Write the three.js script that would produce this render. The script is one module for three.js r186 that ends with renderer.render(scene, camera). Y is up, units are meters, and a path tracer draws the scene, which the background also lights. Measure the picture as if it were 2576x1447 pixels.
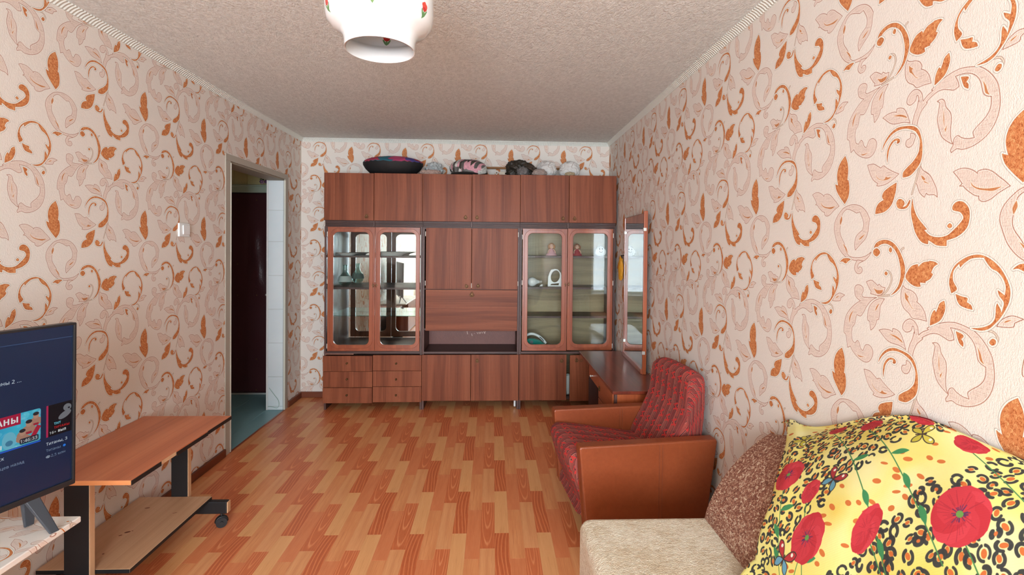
import * as THREE from 'three';
import { RoundedBoxGeometry } from 'three/addons/geometries/RoundedBoxGeometry.js';
import { mergeGeometries, mergeVertices } from 'three/addons/utils/BufferGeometryUtils.js';
import { ImprovedNoise } from 'three/addons/math/ImprovedNoise.js';
import { RectAreaLightUniformsLib } from 'three/addons/lights/RectAreaLightUniformsLib.js';

// ------------------------------------------------------------------ camera, sky, light, exposure
const scene = new THREE.Scene();
const FOV = 2 * Math.atan(723.5 / 1240.17) * 180 / Math.PI;
const camera = new THREE.PerspectiveCamera(FOV, 2576 / 1447, 0.02, 60);
camera.position.set(0, 1.4664, 4.8204);
camera.rotation.order = 'YXZ';
camera.rotation.set(-0.0121, -0.0389, 0.0091);
camera.setViewOffset(2576, 1447, 0, 86.1, 2576, 1447);   // the lens is shifted: the horizon lies above the middle
scene.background = new THREE.Color(0.80, 0.90, 1.0);      // even overcast sky
scene.backgroundIntensity = 1.6;
RectAreaLightUniformsLib.init();
// the room
const XL = -1.845, XR = 1.135, ZF = 7.4, H = 2.497;
// daylight in the window of the wall behind the camera
const WIN = { x0: -1.74, x1: 0.90, y0: 0.40, y1: 2.34 };
const daylight = new THREE.RectAreaLight(new THREE.Color(0.91, 0.955, 1.08), 15, WIN.x1 - WIN.x0, WIN.y1 - WIN.y0);
daylight.name = 'window_daylight';
daylight.position.set((WIN.x0 + WIN.x1) / 2, (WIN.y0 + WIN.y1) / 2, ZF + 0.20);
scene.add(daylight);
const renderer = new THREE.WebGLRenderer({ antialias: true });
renderer.toneMapping = THREE.LinearToneMapping;
renderer.toneMappingExposure = 1.9;
renderer.shadowMap.enabled = true;

// ------------------------------------------------------------------ helpers
function rng(seed) { let s = seed >>> 0; return () => { s = (s + 0x6d2b79f5) | 0; let t = Math.imul(s ^ (s >>> 15), 1 | s); t = (t + Math.imul(t ^ (t >>> 7), 61 | t)) ^ t; return ((t ^ (t >>> 14)) >>> 0) / 4294967296; }; }
const R0 = rng(7);
function hash(x, y, s) { let h = (Math.imul(x, 374761393) + Math.imul(y, 668265263) + Math.imul(s, 362437)) | 0; h = Math.imul(h ^ (h >>> 13), 1274126177); return ((h ^ (h >>> 16)) >>> 0) / 4294967296; }
// value noise that repeats after px, py cells
function vn(x, y, px, py, s) {
  const ix = Math.floor(x), iy = Math.floor(y), fx = x - ix, fy = y - iy, u = fx * fx * (3 - 2 * fx), v = fy * fy * (3 - 2 * fy);
  const w = (a, p) => ((a % p) + p) % p, x0 = w(ix, px), x1 = w(ix + 1, px), y0 = w(iy, py), y1 = w(iy + 1, py);
  const a = hash(x0, y0, s), b = hash(x1, y0, s), c = hash(x0, y1, s), d = hash(x1, y1, s);
  return a + (b - a) * u + (c - a) * v + (a - b - c + d) * u * v;
}
function fbm(u, v, fx, fy, s, oct = 3) { let a = 0.5, t = 0, n = 0; for (let i = 0; i < oct; i++) { t += a * vn(u * fx, v * fy, fx, fy, s + i * 17); n += a; a *= 0.55; fx *= 2; fy *= 2; } return t / n; }
const lerp = (a, b, t) => a + (b - a) * t, clamp = (x, a = 0, b = 1) => Math.min(b, Math.max(a, x)), sm = (a, b, x) => { const t = clamp((x - a) / (b - a)); return t * t * (3 - 2 * t); };
const mix3 = (a, b, t) => [lerp(a[0], b[0], t), lerp(a[1], b[1], t), lerp(a[2], b[2], t)];
function finish(t, srgb, rx, ry) { t.wrapS = t.wrapT = THREE.RepeatWrapping; t.magFilter = THREE.LinearFilter; if (srgb) t.colorSpace = THREE.SRGBColorSpace; t.repeat.set(rx, ry); t.needsUpdate = true; return t; }
// a computed texture; fn(u, v) gives [r, g, b] in 0..255 or one grey number
function tex(w, h, fn, srgb = true, rx = 1, ry = 1) {
  const d = new Uint8Array(w * h * 4);
  for (let y = 0, o = 0; y < h; y++) for (let x = 0; x < w; x++, o += 4) { const c = fn(x / w, y / h); if (typeof c === 'number') d[o] = d[o + 1] = d[o + 2] = c; else { d[o] = c[0]; d[o + 1] = c[1]; d[o + 2] = c[2]; } d[o + 3] = 255; }
  return finish(new THREE.DataTexture(d, w, h), srgb, rx, ry);
}
function drawn(w, h, draw, rx = 1, ry = 1) { const c = document.createElement('canvas'); c.width = w; c.height = h; draw(c.getContext('2d'), w, h); return finish(new THREE.CanvasTexture(c), true, rx, ry); }
const std = (o) => new THREE.MeshStandardMaterial({ roughness: 0.6, metalness: 0, ...o });
const phys = (o) => new THREE.MeshPhysicalMaterial({ roughness: 0.4, metalness: 0, ...o });
const rgb = (r, g, b) => new THREE.Color(`rgb(${r},${g},${b})`);

// uv in metres by the way each face points; the grain of wood runs along v
function uvm(g, grain = 'y', ou = 0, ov = 0) {
  if (g.index) g = g.toNonIndexed();
  const p = g.attributes.position, uv = new Float32Array(p.count * 2), a = new THREE.Vector3(), b = new THREE.Vector3(), c = new THREE.Vector3();
  for (let i = 0; i < p.count; i += 3) {
    a.fromBufferAttribute(p, i); b.fromBufferAttribute(p, i + 1); c.fromBufferAttribute(p, i + 2);
    const n = b.clone().sub(a).cross(c.clone().sub(a)), ax = Math.abs(n.x), ay = Math.abs(n.y), az = Math.abs(n.z);
    const k = ax > ay && ax > az ? 0 : ay > az ? 1 : 2;
    [a, b, c].forEach((q, j) => {
      let u, v;
      if (k === 0) [u, v] = grain === 'z' ? [q.y, q.z] : [q.z, q.y];
      else if (k === 1) [u, v] = grain === 'x' ? [q.z, q.x] : [q.x, q.z];
      else [u, v] = grain === 'x' ? [q.y, q.x] : [q.x, q.y];
      uv[(i + j) * 2] = u + ou; uv[(i + j) * 2 + 1] = v + ov;
    });
  }
  g.setAttribute('uv', new THREE.BufferAttribute(uv, 2));
  return g;
}
// box with softened edges between two corners
function bx(x0, x1, y0, y1, z0, z1, o = {}) {
  const w = x1 - x0, h = y1 - y0, d = z1 - z0, r = Math.min(o.r ?? 0.0015, w * 0.45, h * 0.45, d * 0.45);
  const g = new RoundedBoxGeometry(w, h, d, o.seg ?? 1, r);
  g.translate((x0 + x1) / 2, (y0 + y1) / 2, (z0 + z1) / 2);
  const ou = o.fixed ? 0 : R0() * 3, ov = o.fixed ? 0 : R0() * 3;
  return uvm(g, o.grain ?? 'y', ou, ov);
}
function plain(g) { if (g.index) g = g.toNonIndexed(); for (const k of Object.keys(g.attributes)) if (!['position', 'normal', 'uv'].includes(k)) g.deleteAttribute(k); g.clearGroups(); return g; }
const merge = (a) => mergeGeometries(a.map(plain));
const used = {};
function numbered(n) { const k = used[n] = (used[n] ?? -1) + 1; return k ? n + '_' + String(k).padStart(3, '0') : n; }
function add(parent, name, geo, mat, label) {
  const m = new THREE.Mesh(Array.isArray(geo) ? (geo.length > 1 ? merge(geo) : geo[0]) : geo, mat);
  m.name = numbered(name); m.castShadow = m.receiveShadow = true; if (label) m.userData.label = label;
  parent.add(m); return m;
}
function struct(name, geo, mat) { const m = add(scene, name, geo, mat); m.userData.kind = 'structure'; return m; }
function tag(o, label, category, group) { o.userData.label = label; o.userData.category = category; if (group) o.userData.group = group; return o; }
function thing(name, label, category, pos = [0, 0, 0], turn = 0, group) {
  const o = new THREE.Group(); o.name = numbered(name); o.position.set(...pos); o.rotation.y = turn; scene.add(o);
  return tag(o, label, category, group);
}
function cyl(r0, r1, h, x, y, z, n = 20, axis = 'y') { const g = new THREE.CylinderGeometry(r0, r1, h, n); if (axis === 'x') g.rotateZ(Math.PI / 2); if (axis === 'z') g.rotateX(Math.PI / 2); g.translate(x, y, z); return g; }
function lathe(pts, n = 48) { return new THREE.LatheGeometry(pts.map((p) => new THREE.Vector2(p[0], p[1])), n); }
function tube(pts, r, n = 24, k = 8) { return new THREE.TubeGeometry(new THREE.CatmullRomCurve3(pts.map((p) => new THREE.Vector3(...p))), n, r, k); }
const perlin = new ImprovedNoise();
// a soft crumpled lump with a flat underside at y = 0
function blob(rx, ry, rz, seed, amp = 0.15, freq = 2, detail = 12, flat = -0.4, crease = 0) {
  const g = mergeVertices(new THREE.IcosahedronGeometry(1, detail).deleteAttribute('normal').deleteAttribute('uv')), p = g.attributes.position, v = new THREE.Vector3(), uv = new Float32Array(p.count * 2);
  for (let i = 0; i < p.count; i++) {
    v.fromBufferAttribute(p, i).normalize();
    let n = perlin.noise(v.x * freq + seed, v.y * freq + seed * 1.7, v.z * freq - seed) + 0.5 * perlin.noise(v.x * freq * 2.3 - seed, v.y * freq * 2.3, v.z * freq * 2.3 + seed);
    if (crease) n += crease * (0.5 - Math.abs(perlin.noise(v.x * freq * 2 + 9 + seed, v.y * freq * 2, v.z * freq * 2)) * 2);
    uv[i * 2] = v.x * rx + v.z * rz * 0.6; uv[i * 2 + 1] = v.y * ry + v.z * rz * 0.6;
    v.multiplyScalar(1 + amp * n);
    if (v.y < flat) v.y = flat + (v.y - flat) * 0.03;
    p.setXYZ(i, v.x * rx, (v.y - flat) * ry, v.z * rz);
  }
  g.setAttribute('uv', new THREE.BufferAttribute(uv, 2)); g.computeVertexNormals();
  return g;
}
// a sheet with thickness over fn(s, t) -> Vector3, with uv(s, t)
function sheet(fn, uvf, nu, nv, thick) {
  const P = [], U = [], I = [], W = nu + 1, N = W * (nv + 1);
  for (let j = 0; j <= nv; j++) for (let i = 0; i <= nu; i++) { const q = fn(i / nu, j / nv); P.push(q.x, q.y, q.z); U.push(...uvf(i / nu, j / nv)); }
  for (let j = 0; j < nv; j++) for (let i = 0; i < nu; i++) { const a = j * W + i; I.push(a, a + 1, a + W + 1, a, a + W + 1, a + W); }
  let g = new THREE.BufferGeometry(); g.setAttribute('position', new THREE.Float32BufferAttribute(P, 3)); g.setAttribute('uv', new THREE.Float32BufferAttribute(U, 2)); g.setIndex(I); g.computeVertexNormals();
  const n = g.attributes.normal, P2 = P.slice(), I2 = I.slice();
  for (let i = 0; i < N; i++) P2.push(P[i * 3] - n.getX(i) * thick, P[i * 3 + 1] - n.getY(i) * thick, P[i * 3 + 2] - n.getZ(i) * thick);
  for (let k = 0; k < I.length; k += 3) I2.push(N + I[k], N + I[k + 2], N + I[k + 1]);
  const rim = []; for (let i = 0; i < nu; i++) rim.push([i + 1, i], [nv * W + i, nv * W + i + 1]); for (let j = 0; j < nv; j++) rim.push([j * W, j * W + W], [j * W + nu + W, j * W + nu]);
  for (const [a, b] of rim) I2.push(a, b, b + N, a, b + N, a + N);
  g = new THREE.BufferGeometry(); g.setAttribute('position', new THREE.Float32BufferAttribute(P2, 3)); g.setAttribute('uv', new THREE.Float32BufferAttribute(U.concat(U), 2)); g.setIndex(I2); g.computeVertexNormals();
  return g;
}
function roundedRect(S, x0, x1, y0, y1, r, hole = false) {
  const p = [], n = r < 0.004 ? 1 : 9;
  for (const [cx, cy, a0] of [[x1 - r, y0 + r, -90], [x1 - r, y1 - r, 0], [x0 + r, y1 - r, 90], [x0 + r, y0 + r, 180]]) for (let i = 0; i <= n; i++) { const a = (a0 + 90 * i / n) * Math.PI / 180; p.push(new THREE.Vector2(cx + r * Math.cos(a), cy + r * Math.sin(a))); }
  if (hole) p.reverse(); S.setFromPoints(p); return S;
}
function extr(shape, depth, bevel = 0.002, z = 0) { const g = new THREE.ExtrudeGeometry(shape, { depth: depth - 2 * bevel, bevelEnabled: bevel > 0, bevelThickness: bevel, bevelSize: bevel, bevelOffset: -bevel, bevelSegments: 2, curveSegments: 10 }); g.translate(0, 0, z + bevel); return g; }
function poly(pts) { const s = new THREE.Shape(); pts.forEach((p, i) => i ? s.lineTo(p[0], p[1]) : s.moveTo(p[0], p[1])); s.closePath(); return s; }

// ------------------------------------------------------------------ procedural materials
// scroll-and-leaf wallpaper: one repeat, drawn from leaf, scroll and stem outlines in thousandths of the repeat
const PAPER = [229, 221, 211];
const wallpaper = drawn(1024, 1184, (c, w, h) => {
  const sx = w / 1000, sy = h / 1000, css = (a, k = 1) => `rgba(${a[0] | 0},${a[1] | 0},${a[2] | 0},${k})`, rr = rng(31);
  c.fillStyle = css(PAPER); c.fillRect(0, 0, w, h);
  for (let i = 0; i < 26000; i++) { const x = rr() * w, y = rr() * h, k = rr() - 0.5; c.strokeStyle = k > 0 ? `rgba(255,255,250,${0.10 * rr()})` : `rgba(140,132,120,${0.10 * rr()})`; c.lineWidth = 1; c.beginPath(); c.moveTo(x, y); c.lineTo(x + (rr() - 0.5) * 6, y + (rr() - 0.5) * 14); c.stroke(); }
  function path(p, closed) {
    const n = p.length, at = (i) => p[(i + n) % n], tan = (i) => at(i)[2] || (!closed && (i === 0 || i === n - 1)) ? [0, 0] : [(at(i + 1)[0] - at(i - 1)[0]) / 6, (at(i + 1)[1] - at(i - 1)[1]) / 6];
    c.beginPath(); c.moveTo(p[0][0] * sx, p[0][1] * sy);
    for (let i = 0; i < (closed ? n : n - 1); i++) { const a = at(i), b = at(i + 1), s = tan(i), t = tan((i + 1) % n); c.bezierCurveTo((a[0] + s[0]) * sx, (a[1] + s[1]) * sy, (b[0] - t[0]) * sx, (b[1] - t[1]) * sy, b[0] * sx, b[1] * sy); }
    if (closed) c.closePath();
  }
  function around(p, f) {
    let x0 = 1e9, x1 = -1e9, y0 = 1e9, y1 = -1e9; for (const q of p) { x0 = Math.min(x0, q[0]); x1 = Math.max(x1, q[0]); y0 = Math.min(y0, q[1]); y1 = Math.max(y1, q[1]); }
    for (let i = -3; i <= 3; i++) for (let j = -3; j <= 3; j++) if (x1 + i * 1000 > -30 && x0 + i * 1000 < 1030 && y1 + j * 1000 > -30 && y0 + j * 1000 < 1030) { c.save(); c.translate(i * w, j * h); f([x0, x1, y0, y1]); c.restore(); }
  }
  const orange = [], pale = [];
  const O = (p) => orange.push(p), P = (p) => pale.push(['P', p]), M = (p) => pale.push(['M', p]), S = (p) => pale.push(['S', p]);
  c.lineJoin = 'round';
O([[0,0,1],[20,40],[26,82],[20,129,1],[29,128,1],[38,168],[31,215],[2,249,1],[-36,213],[-68,176],[-82,138,1],[-56,148,1],[-67,100],[-59,59],[-35,25]]);
O([[382,181,1],[378,216],[365,254],[345,285],[302,309],[242,315,1],[247,288],[266,266],[301,253,1],[288,237],[300,215],[333,198]]);
O([[282,1018,1],[296,988],[329,955],[376,935],[426,936],[479,947],[510,969],[527,1006],[534,1044],[531,1091],[514,1123],[467,1158],[421,1162,1],[423,1141],[449,1121],[483,1100],[512,1068],[520,1032],[517,1005],[497,975],[471,959],[431,946],[381,946],[339,960],[306,986]]);
O([[318,1081,1],[315,1048],[323,1016],[349,988],[377,981],[396,988],[398,998],[389,1004],[379,1002],[382,993],[373,988],[352,996],[331,1021],[322,1053]]);
P([[465,975],[463,994],[441,1002],[437,1022],[455,1034],[477,1026],[491,1001],[493,991],[484,980]]);
P([[179,1074,1],[222,1074],[253,1089],[276,1101,1],[294,1093],[319,1108],[358,1128],[395,1143,1],[363,1161],[316,1179],[271,1184],[248,1181,1],[258,1172,1],[224,1151],[202,1122]]);
M([[233,1114,1],[255,1144],[295,1157],[310,1143,1],[325,1150],[353,1149,1],[325,1161],[285,1160],[249,1145]]);
P([[523,117,1],[538,144],[574,167],[554,154],[580,173],[596,196],[616,233],[622,268,1],[603,256],[574,254],[562,245,1],[551,262,1],[524,240],[509,207],[498,188],[509,152]]);
M([[530,164,1],[539,186],[582,209],[561,204,1],[545,196],[555,184]]);
O([[-517,262,1],[-508,306],[-486,346],[-440,391],[-432,399,1],[-448,401,1],[-415,425],[-368,434],[-323,427],[-287,403],[-259,379],[-245,359],[-257,339],[-275,332,1],[-297,325],[-296,308],[-276,295],[-247,299],[-222,324],[-217,360],[-230,400],[-272,431],[-326,446,1],[-326,469,1],[-375,466],[-407,451],[-423,444,1],[-424,461,1],[-462,450],[-496,411],[-514,363],[-524,319]]);
O([[-312,379],[-301,386],[-302,394],[-313,397],[-323,389]]);
O([[409,258],[429,269],[434,282],[423,295],[445,291],[462,271],[468,266,1],[468,278],[450,299],[423,303],[396,297],[384,278],[391,262]]);
S([[478,242],[496,197],[512,155],[525,120],[531,100]]);
P([[702,175,1],[728,167],[761,168],[794,180],[815,195,1],[820,186],[850,184],[880,196],[910,220],[933,238],[953,257,1],[934,265],[906,278],[877,296],[847,304],[827,297],[823,281,1],[803,276],[770,254],[751,236,1],[733,234,1],[746,226,1],[725,200]]);
M([[785,215,1],[795,235],[821,249],[864,256],[925,254,1],[888,268],[852,264],[815,255],[789,237]]);
P([[-1027,284],[-990,266],[-927,258],[-865,272],[-824,301],[-799,337,1],[-805,363],[-811,401],[-830,434],[-869,462],[-904,489,1],[-910,457],[-896,418],[-851,390,1],[-842,362],[-851,333],[-874,298,1],[-900,302,1],[-968,278],[-1005,290],[-1021,309],[-1026,336],[-1035,376],[-1029,411],[-995,457],[-983,491],[-950,521],[-887,527],[-827,519],[-784,498,1],[-807,524],[-851,543],[-944,535],[-1004,511],[-1049,467],[-1073,416],[-1086,370],[-1070,325]]);
M([[-826,407,1],[-860,421],[-882,438,1],[-860,433]]);
M([[-1021,309,1],[-1037,336],[-1032,361,1],[-1016,332]]);
M([[-1011,452,1],[-988,482],[-961,511,1],[-978,477]]);
P([[115,539,1],[96,563],[93,585],[111,604],[139,604],[152,590],[146,576],[130,573],[122,582],[116,573],[126,555],[159,543,1]]);
O([[-29,552,1],[-2,534],[40,532],[60,537,1],[40,546],[20,558],[-8,549]]);
O([[232,488,1],[246,461],[276,445],[320,441],[363,453],[396,478],[424,515],[441,552],[445,584],[436,619],[419,652],[392,677],[360,694,1],[383,675],[405,650],[416,621],[420,592],[414,553],[399,512],[376,483],[347,465],[316,457],[279,463],[252,480]]);
O([[255,480],[275,490],[278,503],[258,518],[235,507],[234,490]]);
O([[350,475],[360,486],[353,498],[340,488]]);
S([[419,499],[421,486],[434,478]]);
S([[293,705],[336,672],[359,634],[360,607],[348,590],[329,585]]);
O([[322,588],[334,595],[325,605],[314,598]]);
S([[273,708],[317,701],[360,694]]);
P([[186,644,1],[220,634],[246,644],[267,657,1],[279,650,1],[297,661],[319,663,1],[312,680],[293,698],[263,703],[232,700],[217,699,1],[222,687],[211,677]]);
M([[236,665,1],[262,677],[307,674,1],[298,691],[270,697],[252,686]]);
P([[263,714,1],[212,719],[164,720],[153,708],[163,688],[157,671],[129,662],[102,671],[97,697],[109,724],[143,741,1],[104,761],[59,795],[30,831],[17,877],[15,915],[30,924],[40,956],[47,990,1],[70,978,1],[88,999],[128,1024],[178,1037],[215,1028],[238,999],[240,971],[218,951],[189,953],[176,972],[166,985],[149,974],[140,954],[126,942],[107,958,1],[86,948],[77,917],[78,898],[82,880,1],[101,859],[109,829],[117,812,1],[145,816],[166,797],[187,767],[213,740],[238,724]]);
M([[96,789,1],[71,826],[58,868,1],[55,839],[68,812]]);
M([[110,995,1],[133,1012],[193,1011,1],[139,1020]]);
P([[315,716,1],[274,720],[233,741],[208,771],[199,811],[202,831,1],[215,833,1],[224,875,1],[252,852],[266,821,1],[279,815,1],[285,783],[289,753]]);
M([[284,736,1],[262,755],[250,781,1],[262,772],[274,754]]);
P([[434,645,1],[454,658],[485,664],[510,677],[523,698],[518,710,1],[545,726],[565,751],[576,786,1],[538,783],[496,783],[475,765],[444,746],[427,719],[424,681]]);
M([[446,670,1],[460,684],[477,695,1],[466,700],[487,732],[508,745,1],[491,741],[465,715],[449,701]]);
O([[451,609],[461,583],[486,557],[520,548,1],[524,560,1],[552,540],[588,534],[585,532],[616,536],[631,544,1],[609,557],[596,581,1],[606,587,1],[591,607],[564,621],[568,625],[534,625,1],[539,642,1],[514,644],[480,633]]);
O([[704,657,1],[693,624],[694,599],[704,570],[720,547],[747,527],[783,510],[824,503],[858,509],[888,524],[918,548],[941,578],[956,607],[962,634],[958,667],[944,698],[925,728],[902,754],[876,776],[843,786],[802,784,1],[834,779],[864,770],[888,756],[903,736],[906,715],[907,692],[911,679,1],[924,698],[929,713,1],[935,694],[938,671],[920,650],[913,631,1],[927,639],[941,648,1],[945,615],[933,586],[912,564],[886,552],[868,535],[852,513,1],[824,513],[793,518],[764,535],[744,553,1],[740,538,1],[714,564],[708,590],[712,612],[729,636],[723,647]]);
O([[725,660,1],[754,667],[780,671],[777,687,1],[797,696],[805,712,1],[775,709],[748,701],[734,685]]);
O([[668,692,1],[674,719],[665,749],[644,777],[596,801,1],[599,769],[610,744],[620,735,1],[627,745,1],[636,726],[646,705]]);
P([[911,762,1],[925,741],[945,726],[975,716],[1015,723,1],[997,732],[981,741,1],[976,755],[945,760]]);
M([[937,744,1],[950,735],[975,729,1],[951,743]]);
P([[499,954,1],[475,941],[482,905],[499,871],[507,842],[511,847],[504,819],[495,819,1],[491,835],[477,845],[457,849],[439,836],[445,810],[475,790],[505,795],[526,817],[532,844],[534,852,1],[556,835],[587,821],[581,815],[622,795],[673,779],[719,773],[756,777],[796,787],[815,793],[844,813],[872,842],[894,877],[903,914],[906,949],[902,981],[888,1018],[862,1051],[825,1075],[784,1089],[744,1092],[716,1085],[690,1096,1],[686,1086],[698,1068,1],[701,1044],[719,1034],[739,1046],[767,1055],[798,1057,1],[792,1035],[808,1018],[839,996],[860,973],[869,947],[869,919,1],[846,910],[834,897],[827,872],[820,849],[803,825],[777,807],[743,797],[702,796,1],[715,819],[721,841,1],[696,848],[671,840],[638,831],[601,835],[554,859],[556,865],[524,892],[506,926]]);
P([[611,872,1],[635,869],[650,881],[658,906],[681,935],[686,966],[683,1006],[687,1045],[698,1063,1],[677,1053],[643,1027],[627,996],[615,949],[621,909],[625,883]]);
M([[647,902,1],[644,943],[647,974],[657,1012,1],[671,969,1],[654,993],[651,956]]);
M([[828,845,1],[845,871],[855,898],[865,913,1],[843,900],[836,872]]);
O([[730,807,1],[757,813],[766,821],[754,833,1],[765,845],[765,861,1],[748,850],[739,832]]);
O([[895,810],[908,815],[906,827],[893,834],[882,825]]);
S([[874,782],[900,786],[915,802],[913,820]]);
P([[282,867,1],[317,857],[355,856],[374,862,1],[376,846,1],[401,848],[424,860],[443,890],[459,928,1],[421,916],[366,912],[332,901],[290,871]]);
M([[346,873,1],[393,875],[430,889],[444,904,1],[402,888]]);
  for (const [k, p] of pale) around(p, ([x0, x1, y0, y1]) => {
    if (k === 'P') {
      path(p, true); c.fillStyle = css([223, 204, 191]); c.fill(); c.save(); c.clip();
      const r = rng(x0 & 255); for (let y = y0; y < y1; y += 5) for (let x = x0; x < x1; x += 60) { const a = r(); c.strokeStyle = a > 0.5 ? `rgba(168,136,122,${0.75 * r()})` : `rgba(235,226,214,${0.5 * r()})`; c.lineWidth = 1.4; c.beginPath(); const X = (x + r() * 30) * sx, Y = (y + r() * 5) * sy; c.moveTo(X, Y); c.lineTo(X + (18 + 30 * r()) * sx, Y + (r() - 0.5) * 8); c.stroke(); }
      path(p, true); c.strokeStyle = 'rgba(240,232,224,0.9)'; c.lineWidth = 10; c.stroke(); c.restore();
      path(p, true); c.strokeStyle = 'rgba(164,112,92,0.92)'; c.lineWidth = 3.2; c.stroke(); c.setLineDash([2.5, 4.5]); c.lineWidth = 6; c.strokeStyle = 'rgba(164,112,92,0.5)'; c.stroke(); c.setLineDash([]);
    } else if (k === 'M') { path(p, true); c.fillStyle = css([194, 128, 82]); c.fill(); c.strokeStyle = 'rgba(244,236,222,0.9)'; c.lineWidth = 2; c.stroke(); }
    else { path(p, false); c.lineCap = 'round'; c.strokeStyle = 'rgba(150,120,104,0.9)'; c.lineWidth = 11; c.stroke(); c.strokeStyle = css([219, 204, 186]); c.lineWidth = 6.5; c.stroke(); }
  });
  for (const p of orange) around(p, ([x0, x1, y0, y1]) => {
    path(p, true); c.strokeStyle = 'rgba(150,140,130,0.9)'; c.lineWidth = 19; c.stroke(); c.strokeStyle = css([234, 230, 220]); c.lineWidth = 15.5; c.stroke();
    c.fillStyle = css([204, 130, 78]); c.fill(); c.save(); c.clip();
    const r = rng((x0 & 1023) + 3);
    for (let y = y0 - 10; y < y1 + 10; y += 15) for (let x = x0 - 10; x < x1 + 10; x += 16) { const X = (x + r() * 12) * sx, Y = (y + r() * 12) * sy, q = (4 + 4 * r()), a = r() * 6.3; c.strokeStyle = r() > 0.35 ? 'rgba(166,84,38,0.85)' : 'rgba(226,168,112,0.9)'; c.lineWidth = 2.4; c.beginPath(); c.arc(X, Y, q, a, a + 4.2); c.stroke(); c.beginPath(); c.arc(X + q * 0.4, Y, q * 0.4, a + 1, a + 5); c.stroke(); }
    c.restore(); path(p, true); c.strokeStyle = 'rgba(176,96,50,0.85)'; c.lineWidth = 1.6; c.stroke();
  });
});
const paperRelief = tex(512, 512, (u, v) => 255 * (0.6 * fbm(u, v, 64, 40, 5, 3) + 0.4 * vn(u * 180, v * 90, 180, 90, 9)), false, 3, 3);
const M_paper = std({ map: wallpaper, bumpMap: paperRelief, bumpScale: 0.0007, roughness: 0.72 });

// veneer: streaks along v
function veneer(w, h, cols, o = {}) {
  const sd = o.seed ?? 1, fx = o.fx ?? 10, wav = o.wave ?? 0.012;
  return tex(w, h, (u, v) => {
    const bend = u + wav * (vn(v * 3, u * 2, 3, 2, sd + 40) - 0.5) * 2;
    const band = fbm(bend, v, fx, 1, sd, 3), mid = vn(bend * fx * 5, v * 2, fx * 5, 2, sd + 5), fine = vn(bend * fx * 22, v * 7, fx * 22, 7, sd + 9), pore = vn(u * fx * 44, v * 36, fx * 44, 36, sd + 13);
    let t = 0.5 * sm(0.25, 0.75, band) + 0.26 * mid + 0.24 * fine;
    let c = t < 0.5 ? mix3(cols[0], cols[1], t * 2) : mix3(cols[1], cols[2], t * 2 - 1);
    const line = vn(bend * fx * 7, v * 1, fx * 7, 1, sd + 21); if (line > 0.86) c = mix3(c, cols[3] ?? cols[2], (line - 0.86) * 4 * (0.4 + 0.6 * fine));
    if (pore > 0.8) c = mix3(c, cols[0], (pore - 0.8) * 2);
    return c;
  }, true, 1 / (o.mx ?? 0.9), 1 / (o.my ?? 1.3));
}
const V_cab = veneer(1024, 1024, [[100, 50, 30], [132, 72, 46], [154, 90, 61], [190, 130, 96]], { seed: 3, fx: 12 });
const woodBump = tex(512, 512, (u, v) => 255 * (0.6 * vn(u * 200, v * 12, 200, 12, 3) + 0.4 * vn(u * 90, v * 5, 90, 5, 8)), false, 2.4, 1.4);
const M_cab = phys({ map: V_cab, bumpMap: woodBump, bumpScale: 0.00015, roughness: 0.45, specularIntensity: 0.45 });
const M_frame = phys({ map: veneer(512, 512, [[116, 54, 32], [148, 74, 44], [170, 92, 56]], { seed: 12, fx: 6, mx: 0.5 }), roughness: 0.32, clearcoat: 0.25, clearcoatRoughness: 0.25 });
const M_dark = phys({ map: veneer(512, 512, [[58, 36, 30], [80, 50, 42], [98, 64, 54]], { seed: 22, fx: 8 }), roughness: 0.45 });
const M_board = std({ map: veneer(512, 512, [[84, 40, 24], [108, 54, 32], [124, 66, 40]], { seed: 29, fx: 6 }), roughness: 0.45 });
const M_lacquer = phys({ map: veneer(1024, 512, [[92, 34, 20], [116, 46, 28], [138, 60, 38]], { seed: 33, fx: 7 }), roughness: 0.3, clearcoat: 0.55, clearcoatRoughness: 0.12 });
const M_lacquerLight = phys({ map: veneer(512, 512, [[120, 54, 26], [156, 76, 40], [178, 96, 54]], { seed: 35, fx: 6 }), roughness: 0.3, clearcoat: 0.5, clearcoatRoughness: 0.15 });
const M_olive = phys({ map: veneer(512, 1024, [[122, 104, 74], [160, 138, 102], [180, 158, 120], [104, 86, 62]], { seed: 44, fx: 7, wave: 0.03, mx: 0.7, my: 1.0 }), roughness: 0.5 });
const M_niche = phys({ map: drawn(512, 256, (c, w, h) => { c.fillStyle = 'rgb(118,66,54)'; c.fillRect(0, 0, w, h); const r = rng(5); for (let i = 0; i < 900; i++) { c.strokeStyle = r() > 0.5 ? 'rgba(90,46,38,.25)' : 'rgba(146,88,72,.25)'; const x = r() * w; c.beginPath(); c.moveTo(x, r() * h); c.lineTo(x + r() * 90, r() * h * 0.02 + r() * h); c.stroke(); }
  c.strokeStyle = 'rgba(232,208,190,.9)'; c.lineWidth = 3; const s = [[225, 90, 228, 128], [252, 118, 256, 150], [266, 116, 272, 119], [284, 102, 290, 122], [294, 100, 300, 120], [303, 98, 306, 118], [312, 96, 318, 116], [322, 92, 330, 114], [333, 88, 330, 122]]; for (const q of s) { c.beginPath(); c.moveTo(q[0], q[1]); c.lineTo(q[2], q[3]); c.stroke(); } }), roughness: 0.45 });
const M_brass = std({ color: rgb(104, 84, 50), metalness: 0.8, roughness: 0.42 });
const M_hinge = std({ color: rgb(205, 204, 196), metalness: 0.5, roughness: 0.4 });
const M_pane = phys({ color: rgb(248, 251, 250), transmission: 1, thickness: 0, roughness: 0.02, ior: 1.45, specularIntensity: 0.5 });
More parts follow.
